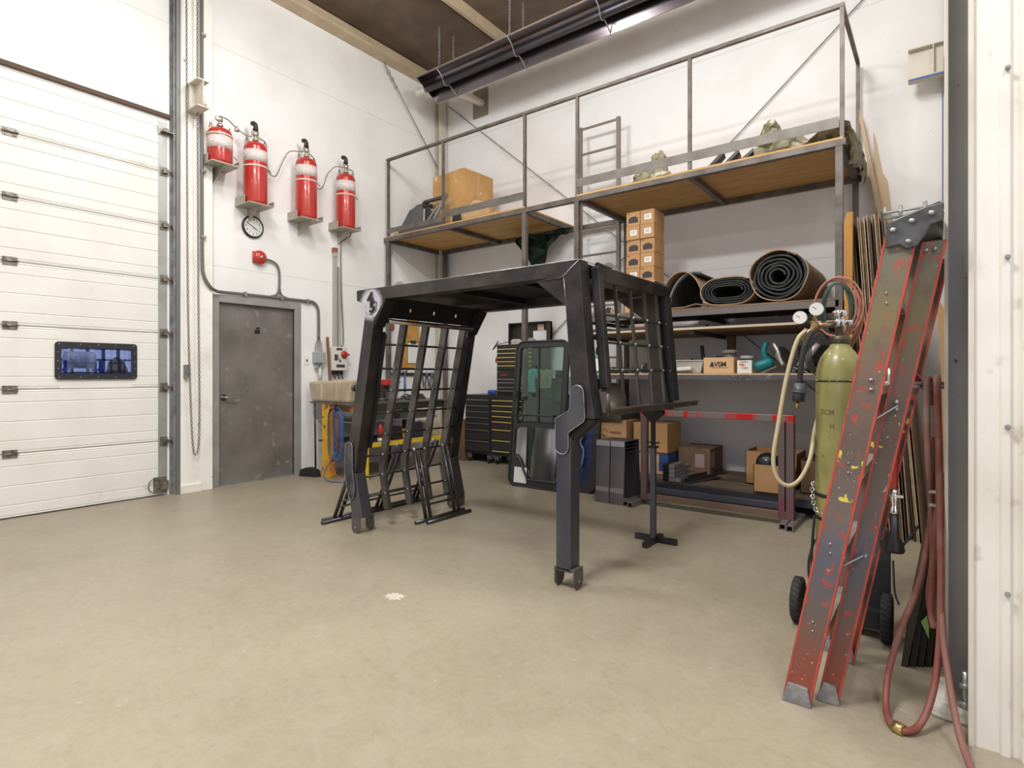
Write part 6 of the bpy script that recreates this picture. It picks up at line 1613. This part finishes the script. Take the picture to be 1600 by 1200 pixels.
b = nb(); prism(b, [(6.24, 1.755), (6.27, 1.775), (6.39, 1.812), (6.40, 1.80), (6.27, 1.76), (6.245, 1.742)], (0, 2.35, 0), (1, 0, 0), (0, 0, 1), (0, .56, 0)); part('top_cap', b, cast, LD)
shoe = M('grey_cast_shoe', (.25, .25, .26), .5, .5, (.4, .4, .4), 30)
for (x, y, w) in ((5.958, 2.352, .10), (6.052, 2.432, .075), (5.958, 2.885, .10), (6.062, 2.825, .075)):
    b = nb(); prism(b, [(x - w / 2 - .002, 0), (x + w / 2 + .002, 0), (x + w / 2 - .012, .07), (x - w / 2 + .022, .075)], (0, y - .004, 0), (1, 0, 0), (0, 0, 1), (0, .04, 0)); part('shoe', b, shoe, LD, bev=.003)

# ============================================================ SHEETS LEANING ON EDGE AT THE RIGHT
edge_m = [M('sheet_edge_tan', (.40, .27, .15), .7, 0, (.28, .18, .10), 20), M('sheet_edge_pale', (.52, .42, .29), .7, 0, (.40, .30, .2), 18), M('sheet_edge_brown', (.20, .12, .07), .7, 0, (.13, .08, .05), 20), M('sheet_edge_dark', (.07, .05, .035), .7)]
rr = random.Random(21)
xs = 5.80
order = [2, 0, 3, 1, 0, 2, 1, 0, 3, 0, 1, 2, 0, 3, 1, 2, 3, 0, 1, 2]
ORD = ['first', 'second', 'third', 'fourth', 'fifth', 'sixth', 'seventh', 'eighth', 'ninth', 'tenth', 'eleventh', 'twelfth', 'thirteenth', 'fourteenth', 'fifteenth', 'sixteenth', 'seventeenth', 'eighteenth', 'nineteenth', 'twentieth']
for k, mi in enumerate(order):
    xt = 5.795 + k * .0155 + (0.02 if k > 2 else 0); xb = 5.96 + k * .0165
    th = .0055 + .003 * (k % 3)
    zt = 2.44 + rr.uniform(-.03, .04) - (.02 * k if k > 15 else 0)
    ya = 5.16 + rr.uniform(-.05, .05)
    b = nb(); prism(b, [(xb, 0), (xb + th, 0), (xt + th, zt), (xt, zt)], (0, ya, 0), (1, 0, 0), (0, 0, 1), (0, 1.15, 0))
    single('stored_sheet', b, edge_m[mi], '%s edged sheet, %s from the left in the row of sheets on edge' % (('tan', 'pale', 'brown', 'black')[mi], ORD[k]), 'sheet', 'sheets standing on edge beside the mezzanine')
b = nb(); prism(b, [(5.79, 0), (5.83, 0), (5.84, 2.50), (5.80, 2.50), (5.78, 2.42)], (0, 5.10, 0), (1, 0, 0), (0, 0, 1), (0, .05, 0))
o = single('orange_plank', b, M('orange_plank_wood', (.50, .25, .05), .6, 0, (.38, .17, .03), 6, stretch=(1, 1, .3)), 'orange brown plank standing at the left edge of the leaning sheets', 'plank', bev=.003)
# tall pale boards
b = nb(); prism(b, [(6.20, 0), (6.215, 0), (5.93, 2.79), (5.775, 3.72), (5.75, 3.81), (5.748, 3.70), (5.90, 2.75)], (0, 6.42, 0), (1, 0, 0), (0, 0, 1), (0, .15, 0)); single('tall_board', b, M('tall_board_tan', (.55, .40, .25), .7), 'tallest thin tan board leaning at the right end of the mezzanine', 'board')
b = nb(); prism(b, [(5.95, 2.0), (5.875, 2.75), (5.851, 3.62), (5.87, 3.55), (5.925, 3.20), (5.965, 3.12), (6.02, 2.6), (6.32, 0), (6.23, 0)], (0, 6.58, 0), (1, 0, 0), (0, 0, 1), (0, .012, 0)); single('tall_board', b, M('tall_board_pale', (.62, .48, .32), .7), 'pointed pale tan board behind the leaning sheets, right of the tallest board', 'board')
# retaining rods over the sheets
t = thing('sheet_retaining_bar', 'pair of thin steel bars across the top of the leaning sheets', 'bar', (6.24, 4.8, 2.36))
b = nb(); cyl(b, (6.06, 4.78, 2.375), (6.50, 4.86, 2.40), .010, 8); part('bar', b, galv_dk, t)
b = nb(); cyl(b, (6.06, 4.80, 2.34), (6.50, 4.80, 2.365), .010, 8); part('bar', b, galv_dk, t)
b = nb()
for x in (6.07, 6.16, 6.30): cyl(b, (x, 4.80, 2.33), (x, 4.80, 2.42), .012, 8)
part('spacer', b, galv_dk, t)
b = nb(); box(b, 6.50, 4.76, 2.32, 6.62, 4.86, 2.43); part('wall_bracket', b, galv_dk, t)
# offcut board leaning at far right behind ladder
b = nb(); prism(b, [(6.39, 1.2), (6.368, 1.60), (6.351, 1.725), (6.385, 1.68), (6.415, 1.62), (6.43, 1.0), (6.44, 0), (6.40, 0)], (0, 4.4, 0), (1, 0, 0), (0, 0, 1), (0, .012, 0)); single('offcut_board', b, M('offcut_brown', (.36, .22, .10), .7), 'pointed brown offcut board behind the step ladder near the column', 'board')
# dark sheets on floor by the column
dks = M('dark_rubber_sheet', (.022, .018, .015), .6)
for k, (xo, h_, lab) in enumerate(((0, .50, 'brownish dark sheet leaning at the foot of the column, outermost of the stack'), (.028, .60, 'black sheet leaning at the foot of the column, second in the stack'), (.054, .68, 'black sheet leaning at the foot of the column, middle of the stack'), (.080, .74, 'black sheet leaning at the foot of the column, fourth in the stack'), (.106, .78, 'black sheet leaning at the foot of the column, nearest the flange'))):
    b = nb(); prism(b, [(6.255 + xo, 0), (6.277 + xo, 0), (6.357 + xo * .9, h_), (6.337 + xo * .9, h_)], (0, 2.93 + .02 * k, 0), (1, 0, 0), (0, 0, 1), (0, 1.1, 0)); single('dark_sheet', b, M('brown_black_sheet', (.045, .032, .02), .6) if k == 0 else dks, lab, 'sheet')
b = nb(); prism(b, [(6.325, .215), (6.345, .245), (6.352, .20), (6.352, .15)], (0, 2.905, 0), (1, 0, 0), (0, 0, 1), (0, .003, 0)); single('green_tape', b, M('green_tape', (.28, .48, .15), .5), 'small green tape strip on the dark sheets by the column', 'tape')

# ============================================================ HOSES ON THE COLUMN
t = thing('hose_rack', 'thin steel rack bar with a threaded rod holding the red hoses', 'rack', (6.3, 2.78, 1.19))
b = nb(); cyl(b, (6.17, 2.76, 1.205), (6.405, 2.76, 1.205), .007, 8); cyl(b, (6.17, 2.80, 1.19), (6.405, 2.80, 1.19), .007, 8); part('rack_bar', b, galv_dk, t)
b = nb(); cyl(b, (6.225, 2.76, 1.19), (6.225, 2.76, 1.265), .007, 8); part('threaded_rod', b, galv, t)
hr = M('bright_red_hose', (.32, .025, .02), .35); hd = M('dusty_red_hose', (.20, .055, .04), .55, 0, (.25, .12, .09), 9); hp = M('dusty_pink_hose', (.24, .10, .075), .6, 0, (.27, .21, .17), 6, .5, .7)
t = thing('air_hose_with_plug', 'bright red hose ending in a chrome coupling and black plug', 'hose', (6.26, 2.72, .56))
b = nb(); tube(b, smooth_path([(6.33, 2.80, 1.20), (6.31, 2.76, 1.235), (6.285, 2.73, 1.235), (6.262, 2.72, 1.18), (6.255, 2.72, 1.05), (6.248, 2.72, .86), (6.245, 2.72, .78)], 6), .011, 10); part('hose', b, hr, t)
b = nb(); lathe(b, [(.012, 0), (.018, .005), (.018, .02), (.013, .03), (.014, .05), (.017, .055), (.017, .075), (.013, .08), (.013, .10)], (6.246, 2.72, .685), 14); box(b, 6.225, 2.70, .755, 6.275, 2.715, .765); part('coupling', b, chrome, t)
b = nb(); lathe(b, [(.030, 0), (.034, .01), (.028, .04), (.016, .06), (.014, .15)], (6.246, 2.72, .535), 14); prism(b, [(-.045, 0), (-.015, 0), (-.015, .07), (-.05, .07)], (6.246, 2.71, .50), (1, 0, 0), (0, 0, 1), (0, .03, 0)); part('black_plug', b, black, t)
b = nb(); tube(b, smooth_path([(6.24, 2.72, .50), (6.245, 2.72, .38), (6.26, 2.715, .33)], 4), .004, 5); tube(b, smooth_path([(6.26, 2.72, .55), (6.30, 2.73, .61), (6.32, 2.73, .65)], 4), .006, 5); part('loose_wire', b, black, t)
b = nb(); tube(b, smooth_path([(6.36, 2.86, 1.12), (6.357, 2.80, 1.20), (6.352, 2.75, 1.225), (6.348, 2.71, 1.18), (6.35, 2.69, 1.0), (6.362, 2.69, .75), (6.368, 2.69, .55), (6.355, 2.68, .40), (6.37, 2.67, .33), (6.385, 2.68, .5), (6.382, 2.72, .75), (6.378, 2.78, 1.0)], 7), .0115, 10)
single('air_hose', b, hp, 'dusty pink hose hanging from the middle of the hose rack', 'hose', smooth=True)
t = thing('air_hose', 'red hose with two silver clamps hanging next to the column flange', 'hose', (6.38, 2.68, .3))
b = nb(); tube(b, smooth_path([(6.375, 2.86, 1.12), (6.380, 2.78, 1.21), (6.378, 2.72, 1.225), (6.380, 2.68, 1.16), (6.386, 2.665, .98), (6.386, 2.66, .80), (6.376, 2.66, .66), (6.366, 2.66, .5), (6.362, 2.64, .36), (6.372, 2.62, .30)], 7), .0115, 10); part('hose', b, hd, t)
b = nb()
for z in (.80, .75): cyl(b, (6.386, 2.66, z - .007), (6.386, 2.66, z + .007), .019, 14); cyl(b, (6.355, 2.65, z), (6.40, 2.65, z), .007, 8)
part('hose_clamp', b, galv, t)
# big loop to the floor and away
t = thing('floor_hose', 'long dusty red hose looping to the floor at the foot of the column', 'hose', (6.35, 2.5, 0))
b = nb(); tube(b, smooth_path([(6.375, 2.72, 1.0), (6.365, 2.73, .75), (6.345, 2.72, .55), (6.32, 2.68, .42), (6.27, 2.62, .27), (6.235, 2.56, .12), (6.232, 2.48, .035), (6.25, 2.40, .016), (6.29, 2.37, .016), (6.335, 2.42, .03), (6.37, 2.50, .12), (6.388, 2.56, .28), (6.392, 2.58, .5), (6.388, 2.6, .8), (6.385, 2.66, 1.0)], 8), .0118, 10); part('hose_loop', b, hd, t)
b = nb(); cyl(b, (6.262, 2.385, .016), (6.292, 2.37, .016), .020, 14); part('hose_clamp', b, brass, t)
b = nb(); tube(b, smooth_path([(6.392, 2.58, .40), (6.405, 2.52, .25), (6.43, 2.42, .10), (6.46, 2.30, .025), (6.50, 2.15, .016), (6.56, 2.0, .016), (6.8, 1.6, .016), (7.3, 1.3, .016)], 8), .0115, 10); part('hose_tail', b, M('brown_red_hose', (.22, .10, .08), .6), t)
b = nb(); box(b, 6.62 - .02, 2.80, 0, 6.62, 6.3, 0.002); b.free()

b = nb()
rr = random.Random(77)
pts_ = []
for k in range(22):
    a = 2 * pi * k / 22; q = .05 * (1 + (.55 if k % 2 else -.35) * rr.random()); pts_.append((3.96 + q * cos(a), 2.14 + q * .8 * sin(a)))
prism(b, pts_, (0, 0, .0), (1, 0, 0), (0, 1, 0), (0, 0, .0012))
single('paint_splatter', b, M('dried_cream_paint', (.55, .50, .42), .6), 'small pale star shaped paint splatter on the concrete floor', 'stain')
